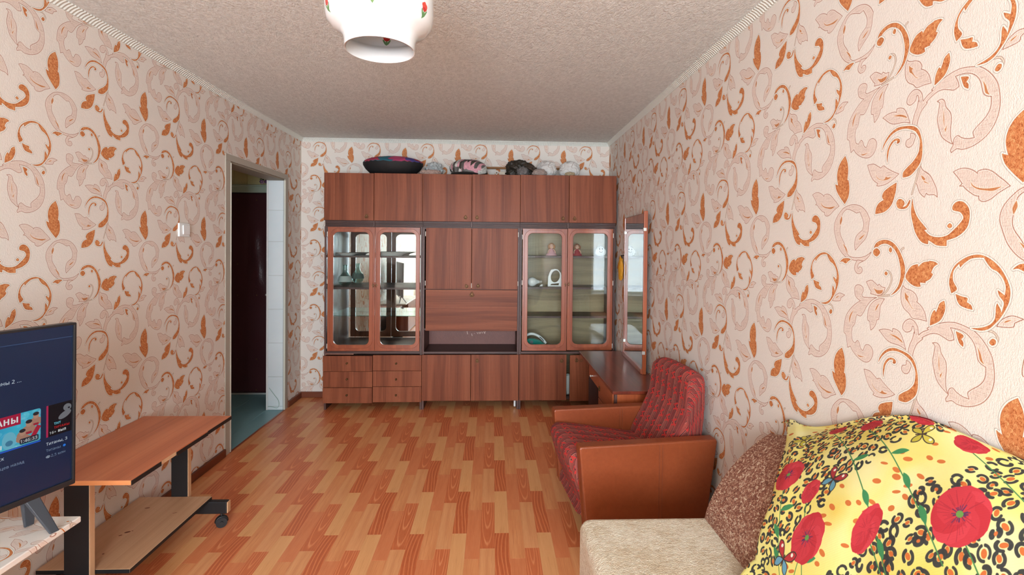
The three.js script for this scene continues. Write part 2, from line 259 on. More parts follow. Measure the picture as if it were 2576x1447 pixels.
const M_shelfGlass = phys({ color: rgb(190, 222, 216), transmission: 1, thickness: 0, roughness: 0.03, ior: 1.5 });
const M_mirror = std({ color: rgb(226, 232, 230), metalness: 1, roughness: 0.02 });
const M_black = std({ color: rgb(24, 24, 25), roughness: 0.5 });
const M_white = std({ color: rgb(232, 234, 232), roughness: 0.4 });

// embossed ceiling paper
const ceilRelief = tex(1024, 1024, (u, v) => 255 * clamp(0.15 + 0.9 * (0.55 * fbm(u, v, 110, 70, 51, 2) + 0.45 * vn(u * 260, v * 130, 260, 130, 57))), false, 1, 1);
const M_ceil = std({ map: tex(512, 512, (u, v) => { const n = fbm(u, v, 70, 46, 61, 3), k = (n - 0.5) * 30; return [214 + k, 216 + k, 212 + k]; }), bumpMap: ceilRelief, bumpScale: 0.0035, roughness: 0.85 });
const M_trim = std({ color: rgb(226, 230, 222), roughness: 0.5, bumpMap: tex(64, 64, (u, v) => 127 + 127 * Math.sin((u + v) * 6.2832), false, 1, 1), bumpScale: 0.002 });
const M_casing = std({ color: rgb(176, 170, 156), roughness: 0.5 });
const tileMap = tex(256, 256, (u, v) => { const n = fbm(u, v, 4, 4, 71, 4); return mix3([216, 228, 232], [234, 241, 242], n); });
const M_tile = phys({ map: tileMap, roughness: 0.16, specularIntensity: 0.8 });
const M_creamTile = phys({ map: tex(256, 256, (u, v) => mix3([206, 196, 138], [228, 220, 170], fbm(u, v, 5, 5, 72, 4))), roughness: 0.35 });
const M_grout = std({ color: rgb(190, 192, 186), roughness: 0.9 });
const M_hallPaint = std({ color: rgb(176, 192, 172), roughness: 0.5 });
const M_teal = phys({ map: tex(256, 256, (u, v) => mix3([124, 170, 178], [144, 186, 192], fbm(u, v, 6, 3, 81, 3))), roughness: 0.38 });
const M_leatherette = phys({ color: rgb(72, 36, 40), roughness: 0.32, bumpMap: tex(512, 512, (u, v) => 255 * (0.5 * fbm(u, v, 90, 90, 91, 2) + 0.5 * fbm(u, v, 3, 6, 93, 2)), false, 1, 1), bumpScale: 0.002 });
// laminate tones of the floor: a strip of six printed woods, one per column
const FLW = 6;
const floorMap = drawn(1536, 1024, (c, w, h) => {
  const cw = w / FLW, id = c.createImageData(w, h), T = [
    [[184, 92, 54], [208, 114, 68], [234, 160, 108]], [[208, 142, 88], [226, 164, 108], [234, 178, 122]], [[190, 98, 58], [212, 120, 74], [236, 162, 112]],
    [[210, 138, 88], [222, 154, 102], [232, 170, 118]], [[202, 114, 70], [214, 128, 82], [224, 144, 96]], [[206, 126, 78], [220, 146, 94], [232, 164, 110]]];
  for (let y = 0; y < h; y++) for (let x = 0; x < w; x++) {
    const k = Math.min(FLW - 1, x / cw | 0), u = x / cw - k, v = y / h, col = T[k]; let t;
    const fine = vn(u * 26, v * 10, 999, 999, 7 + k), slow = vn(u * 4, v * 3, 999, 999, 17 + k);
    if (k === 0) { const b = u + 0.34 * Math.sin((v + 0.1) * 2.6) * (0.4 + 0.6 * v) + 0.05 * vn(v * 6, u, 99, 99, 3); const s = Math.sin(b * 26 + 2 * slow); t = 0.36 + 0.5 * Math.pow(clamp(s), 6) - 0.25 * Math.pow(clamp(-s), 3) + 0.16 * (fine - 0.5); }
    else if (k === 2) { const d = Math.hypot((u - 0.48) * 1.25, (v - 1.02) * 0.62 + 0.0); const s = Math.sin(d * 34 + slow * 2); t = 0.4 + (d < 0.62 ? 0.5 : 0.2) * Math.pow(clamp(s), 3) - 0.12 + 0.2 * (fine - 0.5) + 0.1 * slow; }
    else { const b = u + 0.06 * (vn(v * 3, k, 99, 99, 5) - 0.5); const l = vn(b * 30, v * 2.2, 999, 999, 27 + k); t = 0.35 + 0.4 * slow + 0.3 * (fine - 0.5) + (k === 3 || k === 5 ? 0.3 * (l - 0.5) : 0.1 * (l - 0.5)); if (k === 1 && l > 0.8) t -= 2.2 * (l - 0.8); if (k !== 5 && l > 0.86) t -= 1.5 * (l - 0.86); if (k === 5 && l < 0.2) t -= 0.25; }
    t = clamp(t); const q = t < 0.5 ? mix3(col[0], col[1], t * 2) : mix3(col[1], col[2], t * 2 - 1), o = (y * w + x) * 4;
    id.data[o] = q[0]; id.data[o + 1] = q[1]; id.data[o + 2] = q[2]; id.data[o + 3] = 255;
  }
  c.putImageData(id, 0, 0);
});
const M_floor = phys({ map: floorMap, roughness: 0.36, specularIntensity: 0.9, bumpMap: tex(256, 256, (u, v) => 255 * fbm(u, v, 20, 20, 99, 2), false, 1, 1), bumpScale: 0.0002 });

// ------------------------------------------------------------------ the room
const PAPER_R = (g) => setUV(g, (p) => [(p.z - 3.267) / 0.5365, (p.y - 1.771) / 0.6207]);
const PAPER_L = (g) => setUV(g, (p) => [-(p.z - 2.128) / 0.537, (p.y - 1.644) / 0.6265]);
const PAPER_B = (g) => setUV(g, (p) => [(p.x + 1.367) / 0.515, (p.y - 2.422) / 0.623]);
function setUV(g, f) { g = plain(g); const p = g.attributes.position, uv = new Float32Array(p.count * 2), v = new THREE.Vector3(); for (let i = 0; i < p.count; i++) { v.fromBufferAttribute(p, i); const q = f(v); uv[i * 2] = q[0]; uv[i * 2 + 1] = q[1]; } g.setAttribute('uv', new THREE.BufferAttribute(uv, 2)); return g; }
function cuboid(x0, x1, y0, y1, z0, z1) { const g = new THREE.BoxGeometry(x1 - x0, y1 - y0, z1 - z0); g.translate((x0 + x1) / 2, (y0 + y1) / 2, (z0 + z1) / 2); return plain(g); }
const D0 = 0.372, D1 = 1.296, DT = 2.052, WT = 0.155;   // doorway in the left wall, thickness of that wall
const wallLeft = struct('wall_left', PAPER_L(merge([cuboid(XL - WT, XL, 0, H, -0.12, D0 - 0.008), cuboid(XL - WT, XL, 0, H, D1, ZF + 0.12), cuboid(XL - WT, XL, DT, H, D0 - 0.008, D1)])), M_paper);
struct('wall_right', PAPER_R(cuboid(XR, XR + 0.15, 0, H, -0.12, ZF + 0.12)), M_paper);
struct('wall_back', PAPER_B(cuboid(XL, XR, 0, H, -0.12, 0)), M_paper);
struct('wall_front', PAPER_B(merge([cuboid(XL, WIN.x0, 0, H, ZF, ZF + 0.12), cuboid(WIN.x1, XR, 0, H, ZF, ZF + 0.12), cuboid(WIN.x0, WIN.x1, 0, WIN.y0, ZF, ZF + 0.12), cuboid(WIN.x0, WIN.x1, WIN.y1, H, ZF, ZF + 0.12)])), M_paper);
struct('ceiling', uvm(cuboid(-3.4, XR + 0.15, H, H + 0.1, -0.24, ZF + 0.12)), M_ceil);

// floor: a slab and its strips of printed wood
const floor = struct('floor', cuboid(XL - 0.02, XR + 0.1, -0.08, -0.004, -0.1, ZF + 0.1), std({ color: rgb(120, 70, 44), roughness: 0.8 }));
{
  const SW = 0.072, SL = 0.432, geos = {};
  function strip(x0, x1, z0, z1, k, fx0, fz0) {   // top face with a small chamfer all round
    const c = 0.0005, P = [], U = [], y0 = -0.004, y1 = 0;
    const A = [[x0, z0], [x1, z0], [x1, z1], [x0, z1]], B = [[x0 + c, z0 + c], [x1 - c, z0 + c], [x1 - c, z1 - c], [x0 + c, z1 - c]];
    const uv = (q) => [(k + clamp((q[0] - fx0) / SW, 0.01, 0.99)) / FLW, clamp((q[1] - fz0) / SL, 0.004, 0.996)];
    const tri = (...q) => q.forEach(([p, y]) => { P.push(p[0], y, p[1]); U.push(...uv(p)); });
    tri([B[0], y1], [B[2], y1], [B[1], y1]); tri([B[0], y1], [B[3], y1], [B[2], y1]);
    for (let i = 0; i < 4; i++) { const j = (i + 1) % 4; tri([A[i], y1 - c], [B[j], y1], [A[j], y1 - c]); tri([A[i], y1 - c], [B[i], y1], [B[j], y1]); tri([A[i], y0], [A[j], y1 - c], [A[j], y0]); tri([A[i], y0], [A[i], y1 - c], [A[j], y1 - c]); }
    const g = new THREE.BufferGeometry(); g.setAttribute('position', new THREE.Float32BufferAttribute(P, 3)); g.setAttribute('uv', new THREE.Float32BufferAttribute(U, 2)); g.computeVertexNormals(); return g;
  }
  const list = [];
  for (let col = -40; col < 40; col++) {
    const x0 = 0.022 + col * SW, x1 = x0 + SW; if (x1 < XL + 0.001 || x0 > XR - 0.001) continue;
    const kind = ((col % 3) + 3) % 3, grp = Math.floor(col / 3), zs = 2.309 + [0, 0.208, 0.128][kind] - 0.0;
    for (let r = -8; r < 14; r++) {
      const z0 = zs + r * SL, z1 = z0 + SL; if (z1 < 0.001 || z0 > ZF - 0.001) continue;
      const odd = (((r + (kind === 1 ? 0 : kind === 2 ? grp + 1 : grp)) % 2) + 2) % 2;
      const k = kind === 0 ? (odd ? 1 : 0) : kind === 2 ? (odd ? 2 : 3) : (((r + grp) % 2 + 2) % 2 ? 5 : 4);
      const a = Math.max(x0, XL), b = Math.min(x1, XR), c = Math.max(z0, 0), d = Math.min(z1, ZF), cut = a > x0 + 1e-6 || b < x1 - 1e-6 || c > z0 + 1e-6 || d < z1 - 1e-6;
      const xm = (a + b) / 2, zm = (c + d) / 2, dist = 4.82 - zm;
      const px = 1288 + 1240 * (xm + 0.04 * dist) / dist, py = 637 + 1240 * 1.466 / dist;
      const seen = dist > 0.8 && px > -20 && px < 2590 && py < 1500 && !(xm > 0.36 && zm > 2.9) && !(xm > 0.42 && zm > 1.75) && !(xm > 0.74 && zm > 0.6) && zm > 0.3 && !(xm < -1.4 && zm > 2.9);
      list.push({ x0, z0, a, b, c, d, k, cut, score: seen ? 1 / (dist * dist) : -dist * dist });
    }
  }
  list.sort((p, q) => q.score - p.score);
  const rest = [];
  list.forEach((s, i) => {
    if (i >= 290) { rest.push(strip(s.a, s.b, s.c, s.d, s.k, s.x0, s.z0)); return; }
    if (s.cut) add(floor, 'floor_strip', strip(s.a, s.b, s.c, s.d, s.k, s.x0, s.z0), M_floor);
    else { const g = geos[s.k] ??= strip(0, SW, 0, SL, s.k, 0, 0); add(floor, 'floor_strip', g, M_floor).position.set(s.x0, 0, s.z0); }
  });
  add(floor, 'floor_strips_farther_off', rest, M_floor).userData.kind = 'stuff';
}

// skirting and ceiling cornice
function skirting(name, x0, x1, z0, z1) { const alongX = x1 - x0 > z1 - z0; return struct(name, bx(x0, x1, 0, 0.056, z0, z1, { grain: alongX ? 'x' : 'z', r: 0.006, seg: 2 }), M_board); }
skirting('baseboard_left', XL, XL + 0.018, D1 + 0.062, ZF);
skirting('baseboard_left', XL, XL + 0.018, 0.018, D0 - 0.062);
skirting('baseboard_back', XL, XR, 0, 0.018);
skirting('baseboard_right', XR - 0.018, XR, 0.018, ZF);
function cornice(name, axis, a, b, at, sign) {   // a small cove with a cord edge
  const s = poly([[0, 0], [0, -0.032], [0.006, -0.032], [0.012, -0.022], [0.022, -0.011], [0.032, -0.005], [0.032, 0]]);
  const g = new THREE.ExtrudeGeometry(s, { depth: b - a, bevelEnabled: false, curveSegments: 6 });
  if (axis === 'z') { if (sign < 0) g.scale(-1, 1, 1); g.translate(at, H, a); } else { g.rotateY(Math.PI / 2); g.scale(1, 1, 1); g.translate(a, H, at); g.applyMatrix4(new THREE.Matrix4().makeTranslation(0, 0, 0)); }
  let q = plain(g); if (axis === 'z' && sign < 0) { const p = q.attributes.position.array; for (let i = 0; i < p.length; i += 9) for (let k = 0; k < 3; k++) { const t = p[i + 3 + k]; p[i + 3 + k] = p[i + 6 + k]; p[i + 6 + k] = t; } q.computeVertexNormals(); }
  q = setUV(q, (p) => axis === 'z' ? [p.z * 60, (p.y - H + Math.abs(p.x - at)) * 12] : [p.x * 60, (p.y - H + p.z) * 12]);
  return struct(name, q, M_trim);
}
cornice('trim_1', 'z', 0, ZF, XL, 1); cornice('trim_2', 'z', 0, ZF, XR, -1);
{ const s = poly([[0, 0], [0, -0.032], [0.006, -0.032], [0.012, -0.022], [0.022, -0.011], [0.032, -0.005], [0.032, 0]]); const g = new THREE.ExtrudeGeometry(s, { depth: XR - XL, bevelEnabled: false }); g.rotateY(-Math.PI / 2); g.translate(XR, H, 0); struct('trim_3', setUV(g, (p) => [p.x * 60, (p.y - H + p.z) * 12]), M_trim); }

// doorway: casing, tiled jamb, plastic corner strips
const casing = struct('trim_4', [bx(XL - 0.004, XL + 0.006, 0, DT, D1 - 0.012, D1 + 0.052), bx(XL - 0.004, XL + 0.006, DT, DT + 0.045, D0 - 0.06, D1 + 0.052), bx(XL - 0.004, XL + 0.006, 0, DT, D0 - 0.06, D0 + 0.004)], M_casing);
add(casing, 'corner_strip', [bx(XL - 0.03, XL + 0.009, 0, DT - 0.012, D1 - 0.018, D1 - 0.008), bx(XL - 0.004, XL + 0.009, 0, DT - 0.012, D0 - 0.004, D0 + 0.008)], std({ color: rgb(214, 214, 200), roughness: 0.45 }));
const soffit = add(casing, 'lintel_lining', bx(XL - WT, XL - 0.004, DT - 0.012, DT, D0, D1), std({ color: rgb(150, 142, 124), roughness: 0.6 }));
{
  const e = [0.0, 0.033, 0.296, 0.597, 0.898, 1.198, 1.498, 1.776, 2.04];
  add(wallLeft, 'jamb_backing', bx(XL - WT, XL - 0.004, 0, DT - 0.012, D0 - 0.01, D0 - 0.004), M_grout);
  for (let i = 0; i < 8; i++) { const m = add(wallLeft, 'tile', bx(XL - WT + 0.012, XL - 0.014, e[i] + 0.0012, e[i + 1] - 0.0012, D0 - 0.006, D0 + (i === 6 ? 0.003 : 0.0015), { r: 0.0012 }), M_tile); if (i === 6) { m.rotation.set(0, 0, 0); } }
  add(wallLeft, 'tile_edge_strip', [bx(XL - WT - 0.002, XL - WT + 0.011, 0, DT - 0.012, D0 - 0.006, D0 + 0.006)], M_white);
}
// hallway beyond the doorway
const HX0 = -3.3, HZ0 = -0.09, HZ1 = 2.2;
const hallFloor = struct('floor_hall', cuboid(HX0, XL - 0.02, -0.08, -0.006, HZ0 - 0.1, HZ1), M_hallPaint);
for (let i = 0; i < 5; i++) { const a = XL - 0.156 - 0.284 * i, b = i ? a : a; add(hallFloor, 'floor_board', bx(a - 0.283, a - 0.001, -0.006, 0, HZ0, HZ1, { grain: 'z', r: 0.002 }), M_teal); }
add(hallFloor, 'floor_board', bx(XL - 0.155, XL - 0.004, -0.006, 0.0, D0, D1, { grain: 'z', r: 0.001 }), M_teal);
struct('trim_5', bx(XL - 0.004, XL + 0.012, 0, 0.004, D0, D1, { grain: 'z', r: 0.002 }), M_frame);
const hallBack = struct('wall_hall_back', cuboid(HX0, XL - WT, 0, H, HZ0 - 0.15, HZ0), M_grout);
for (let i = 0; i < 6; i++) for (let j = 0; j < 2; j++) { const x1 = XL - 0.166 - i * 0.128, y0 = 2.055 + j * 0.2; add(hallBack, 'tile', bx(x1 - 0.1265, x1, y0, Math.min(y0 + 0.1985, H), HZ0, HZ0 + 0.006, { r: 0.001 }), M_creamTile); }
struct('wall_hall_left', cuboid(HX0 - 0.1, HX0, 0, H, HZ0 - 0.15, HZ1), M_hallPaint);
struct('wall_hall_front', cuboid(HX0, XL - WT, 0, H, HZ1, HZ1 + 0.1), M_hallPaint);
struct('trim_6', [bx(-2.75, XL - WT - 0.002, 1.972, 2.036, HZ0, HZ0 + 0.05, { r: 0.008, seg: 2 }), bx(-2.76, XL - WT - 0.002, 2.03, 2.048, HZ0, HZ0 + 0.064, { r: 0.005 })], M_hallPaint);
{
  const d = new THREE.Group(); d.name = 'door_1'; d.userData.kind = 'structure'; scene.add(d); d.position.set(-2.4, 0, HZ0);
  const w = 0.42, g = sheet((s, t) => { const x = -0.32 + s * 0.72, y = 0.03 + t * 1.94; let z = 0.045 + 0.008 * perlin.noise(x * 5, y * 2.2, 3) + 0.006 * perlin.noise(x * 12, y * 5, 8);
    z += 0.012 * Math.exp(-((x - 0.15 - 0.05 * Math.sin(y * 3)) ** 2) / 0.0012) * sm(0.9, 1.2, y) * sm(1.75, 1.4, y); z -= 0.01 * Math.exp(-((x - 0.03) ** 2) / 0.0006) * sm(1.0, 1.2, y) * sm(1.7, 1.5, y);
    return new THREE.Vector3(x, y, z); }, (s, t) => [s * 0.72, t * 1.94], 40, 90, 0.04);
  add(d, 'leatherette_cover', g, M_leatherette);
  const n = []; for (const x of [-0.24, -0.06, 0.12, 0.22]) for (const y of [0.06, 0.36, 0.98, 1.28, 1.9]) { const q = new THREE.SphereGeometry(0.006, 8, 6); q.scale(1, 1, 0.5); q.translate(x, y, 0.055); n.push(q); }
  add(d, 'upholstery_nails', n, M_brass);
  const k = new THREE.SphereGeometry(0.011, 12, 8); k.translate(0.215, 0.985, 0.062); add(d, 'latch_knob', k, M_hinge);
}
{
  const t = thing('artificial_flower_bunch', 'pink and violet artificial flowers with green leaves above the entrance door frame', 'flowers', [-2.2, 2.049, HZ0 + 0.035]);
  const r = rng(12), lv = [], pt = [], pv = [];
  for (let i = 0; i < 26; i++) { const g = new THREE.SphereGeometry(1, 8, 6); g.scale(0.024, 0.0035, 0.009); g.rotateZ((r() - 0.3) * 2.4); g.rotateY(r() * 6); g.translate((r() - 0.45) * 0.11, 0.022 + r() * 0.085, (r() - 0.5) * 0.05); lv.push(g); }
  for (let i = 0; i < 5; i++) { const cx = (r() - 0.4) * 0.1, cy = 0.02 + r() * 0.07, cz = 0.02; for (let k = 0; k < 6; k++) { const a = k * 1.05, g = new THREE.SphereGeometry(0.009, 8, 6); g.scale(1, 1, 0.5); g.translate(cx + 0.011 * Math.cos(a), cy + 0.011 * Math.sin(a), cz); (i % 2 ? pt : pv).push(g); } }
  add(t, 'leaves', lv, std({ color: rgb(70, 92, 52), roughness: 0.7 })); add(t, 'petals', pt, std({ color: rgb(190, 150, 170), roughness: 0.7 })); add(t, 'petals', pv, std({ color: rgb(120, 88, 122), roughness: 0.7 }));
}
{
  const c = add(scene, 'string_loop', tube([[-1.975, 0.2, D0 + 0.008], [-1.93, 0.14, D0 + 0.01], [-1.893, 0.09, D0 + 0.01], [-1.885, 0.05, D0 + 0.012], [-1.9, 0.022, D0 + 0.01], [-1.96, 0.033, D0 + 0.01], [-1.985, 0.03, D0 + 0.01]], 0.0016, 40, 6), std({ color: rgb(130, 170, 150), roughness: 0.6 }));
  tag(c, 'thin pale green string looped at the foot of the white tiled door jamb', 'string');
}
{ // window behind the camera
  const w = new THREE.Group(); w.name = 'window_1'; w.userData.kind = 'structure'; scene.add(w); w.position.set(0, 0, ZF);
  const f = 0.06, fr = [], { x0, x1, y0, y1 } = WIN, cols = [x0, x0 + 0.86, x0 + 1.72, x1];
  fr.push(bx(x0, x1, y0, y0 + f, 0.03, 0.10), bx(x0, x1, y1 - f, y1, 0.03, 0.10)); for (const x of cols) fr.push(bx(Math.min(Math.max(x - f / 2, x0), x1 - f), Math.min(Math.max(x + f / 2, x0 + f), x1), y0 + f, y1 - f, 0.03, 0.10));
  add(w, 'window_frame', fr, M_white);
  for (let i = 0; i < 3; i++) add(w, 'pane', bx(cols[i] + f / 2, cols[i + 1] - f / 2, y0 + f, y1 - f, 0.06, 0.064, { r: 0.0005 }), M_pane);
  add(w, 'window_sill', bx(x0 - 0.06, x1 + 0.06, y0 - 0.03, y0, -0.22, 0.03, { r: 0.008, seg: 2 }), M_white);
  const tulle = phys({ color: rgb(240, 242, 238), transmission: 0.55, thickness: 0, roughness: 1 });
  for (const [a, b, n] of [[-1.80, -1.12, 'left'], [0.62, 1.10, 'right']]) tag(add(scene, 'tulle_curtain', sheet((s, t) => new THREE.Vector3(a + s * (b - a), 0.12 + t * 2.3, ZF - 0.16 + 0.035 * Math.sin(s * 46)), (s, t) => [s, t], 120, 2, 0.001), tulle), `white pleated tulle curtain hanging at the ${n} end of the window`, 'curtain');
}

// ------------------------------------------------------------------ the wall unit along the back wall
const keyGeo = (() => { const a = []; for (let i = 0; i < 3; i++) { const t = new THREE.TorusGeometry(0.0072, 0.0021, 6, 14); const th = Math.PI / 2 + i * 2.094; t.translate(0.0088 * Math.cos(th), 0.0088 * Math.sin(th), 0.002); a.push(t); } const s = new THREE.CylinderGeometry(0.0045, 0.0055, 0.006, 10); s.rotateX(Math.PI / 2); s.translate(0, 0, 0.003); a.push(s); const b = cyl(0.0022, 0.0022, 0.022, 0, -0.016, 0.002, 8, 'x'); a.push(b); return merge(a); })();
const knobGeo = (() => { const g = lathe([[0, 0], [0.006, 0], [0.005, 0.004], [0.0035, 0.009], [0.007, 0.014], [0.0085, 0.018], [0.0065, 0.023], [0, 0.0245]], 16); g.rotateX(Math.PI / 2); return plain(g); })();
const hingeGeo = merge([cyl(0.0035, 0.0035, 0.042, 0, 0, 0, 10)]);
const ZB = 0.378, ZD = 0.398;   // front of the carcass, face of the doors
function key(door, x, y, z = ZD) { const m = add(door, 'key_plate', keyGeo, M_brass); m.position.set(x, y, z); return m; }
function knob(door, x, y, z = ZD) { const m = add(door, 'knob', knobGeo, M_brass); m.position.set(x, y, z); return m; }
function door(t, x0, x1, y0, y1, grain = 'y', name = 'door', z0 = ZB + 0.001, z1 = ZD) { return add(t, name, bx(x0, x1, y0, y1, z0, z1, { grain, r: 0.0018, seg: 2 }), M_cab); }
function hinges(t, x, ys) { for (const y of ys) { const m = add(t, 'hinge', hingeGeo, M_hinge); m.position.set(x, y, ZD - 0.001); } }
function glassDoor(t, x0, x1, gx0, gx1, y0, y1, gy0, gy1) {
  const s = new THREE.Shape(); roundedRect(s, x0, x1, y0, y1, 0.001); const hole = new THREE.Path(); roundedRect(hole, gx0, gx1, gy0, gy1, 0.045, true); s.holes.push(hole);
  const d = add(t, 'door', uvm(extr(s, ZD - ZB - 0.001, 0.0015, ZB + 0.001), 'y', R0() * 2, R0()), M_frame);
  const r = new THREE.Shape(); roundedRect(r, gx0 - 0.031, gx1 + 0.031, gy0 - 0.031, gy1 + 0.031, 0.075); const h2 = new THREE.Path(); roundedRect(h2, gx0 + 0.001, gx1 - 0.001, gy0 + 0.001, gy1 - 0.001, 0.044, true); r.holes.push(h2);
  add(d, 'moulding', uvm(extr(r, 0.007, 0.0025, ZD - 0.002), 'y', R0() * 2, R0()), M_frame);
  add(d, 'pane', bx(gx0 - 0.012, gx1 + 0.012, gy0 - 0.012, gy1 + 0.012, ZB + 0.004, ZB + 0.008, { r: 0.0005 }), M_pane);
  return d;
}
function carcass(t, w, y0, y1, extra = []) { // two sides, top, bottom
  return add(t, 'carcass', [bx(0, 0.018, 0, y1, 0.02, ZB), bx(w - 0.018, w, 0, y1, 0.02, ZB), bx(0.018, w - 0.018, y1 - 0.018, y1, 0.02, ZB, { grain: 'x' }), bx(0.018, w - 0.018, y0, y0 + 0.018, 0.02, ZB - 0.01, { grain: 'x' }), ...extra], M_dark);
}
const YT = 1.640;               // top of the lower units
// display cabinet with drawers, mirror back
{
  const X0 = -1.495, w = 0.866, t = thing('display_cabinet', 'brown glass-fronted display cabinet with six small drawers below, left of the three lower units', 'cabinet', [X0, 0, 0]);
  carcass(t, w, 0.075, YT, [bx(0.018, w - 0.018, 0.502, 0.524, 0.02, ZB, { grain: 'x' })]);
  add(t, 'back_mirror', bx(0.018, w - 0.018, 0.524, YT - 0.018, 0.028, 0.032, { r: 0.0005 }), M_mirror);
  add(t, 'back_panel', bx(0.004, w - 0.004, 0.08, YT, 0.018, 0.028), M_dark);
  add(t, 'shelf', bx(0.019, w - 0.019, 1.362, 1.376, 0.034, 0.345, { grain: 'x' }), M_dark, 'dark wooden shelf under the plates');
  add(t, 'shelf', bx(0.019, w - 0.019, 1.076, 1.094, 0.034, 0.345, { grain: 'x' }), M_dark);
  add(t, 'shelf', bx(0.019, w - 0.019, 0.832, 0.838, 0.034, 0.33, { r: 0.001 }), M_shelfGlass, 'clear glass shelf');
  const a = glassDoor(t, 0.034, 0.449, 0.084, 0.400, 0.531, 1.634, 0.586, 1.590), b = glassDoor(t, 0.451, 0.846, 0.496, 0.812, 0.531, 1.634, 0.586, 1.590);
  key(a, 0.428, 1.118); key(b, 0.470, 1.118);
  hinges(t, 0.031, [0.575, 1.15, 1.57]);
  const ys = [[0.356, 0.494], [0.213, 0.353], [0.073, 0.210]], dz = [0.004, 0.001, 0.006];
  ys.forEach(([y0, y1], i) => {
    const d = door(t, -0.003, 0.432, y0 - 0.006, y1 - 0.006, 'y', 'drawer_front', ZB + 0.001, ZD + dz[i]); knob(d, 0.212, (y0 + y1) / 2, ZD + dz[i]);
    const e = door(t, 0.436, 0.866, y0, y1, 'y', 'drawer_front'); knob(e, 0.644, (y0 + y1) / 2 - 0.002);
  });
  add(t, 'torn_edge_strip', bx(0.012, 0.262, 0.497, 0.503, ZB, ZB + 0.004, { grain: 'x' }), std({ color: rgb(186, 128, 104), roughness: 0.6 }), 'pale torn veneer strip over the top drawer');
}
// bar cabinet with open niche
{
  const X0 = -0.628, w = 0.871, t = thing('bar_cabinet', 'brown middle cabinet with a drop-down flap over an open niche', 'cabinet', [X0, 0, 0]);
  carcass(t, w, 0.083, YT, [bx(0.018, w - 0.018, 0.502, 0.522, 0.02, ZB, { grain: 'x' }), bx(0.018, w - 0.018, 0.715, 0.73, 0.02, ZB - 0.002, { grain: 'x' }), bx(0.018, w - 0.018, 1.08, 1.09, 0.02, ZB - 0.01, { grain: 'x' })]);
  add(t, 'back_panel', bx(0.004, w - 0.004, 0.09, YT, 0.016, 0.026), M_dark);
  const nb = new THREE.BoxGeometry(w - 0.04, 0.19, 0.006); nb.translate(w / 2, 0.619, 0.033); add(t, 'niche_back', nb, M_niche, 'scratched niche back with pale scribbled marks');
  const a = door(t, 0.032, 0.437, 1.087, 1.634), b = door(t, 0.441, 0.852, 1.087, 1.634); key(a, 0.394, 1.116).rotation.z = 0.5; key(b, 0.498, 1.120);
  const f = door(t, 0.032, 0.852, 0.713, 1.082, 'x', 'flap_door'); key(f, 0.444, 1.042).scale.setScalar(1.25);
  const c = door(t, 0.002, 0.437, 0.084, 0.497), d = door(t, 0.441, 0.869, 0.084, 0.498); key(d, 0.496, 0.447);
  hinges(t, 0.028, [1.14, 1.58]); hinges(t, 0.856, [1.14, 1.58]); hinges(t, 0.439, [1.12]);
  add(t, 'foot_pad', bx(0.83, 0.848, 0.012, 0.08, 0.3, 0.34, { r: 0.004 }), M_white, 'white packing pad by the right foot');
}
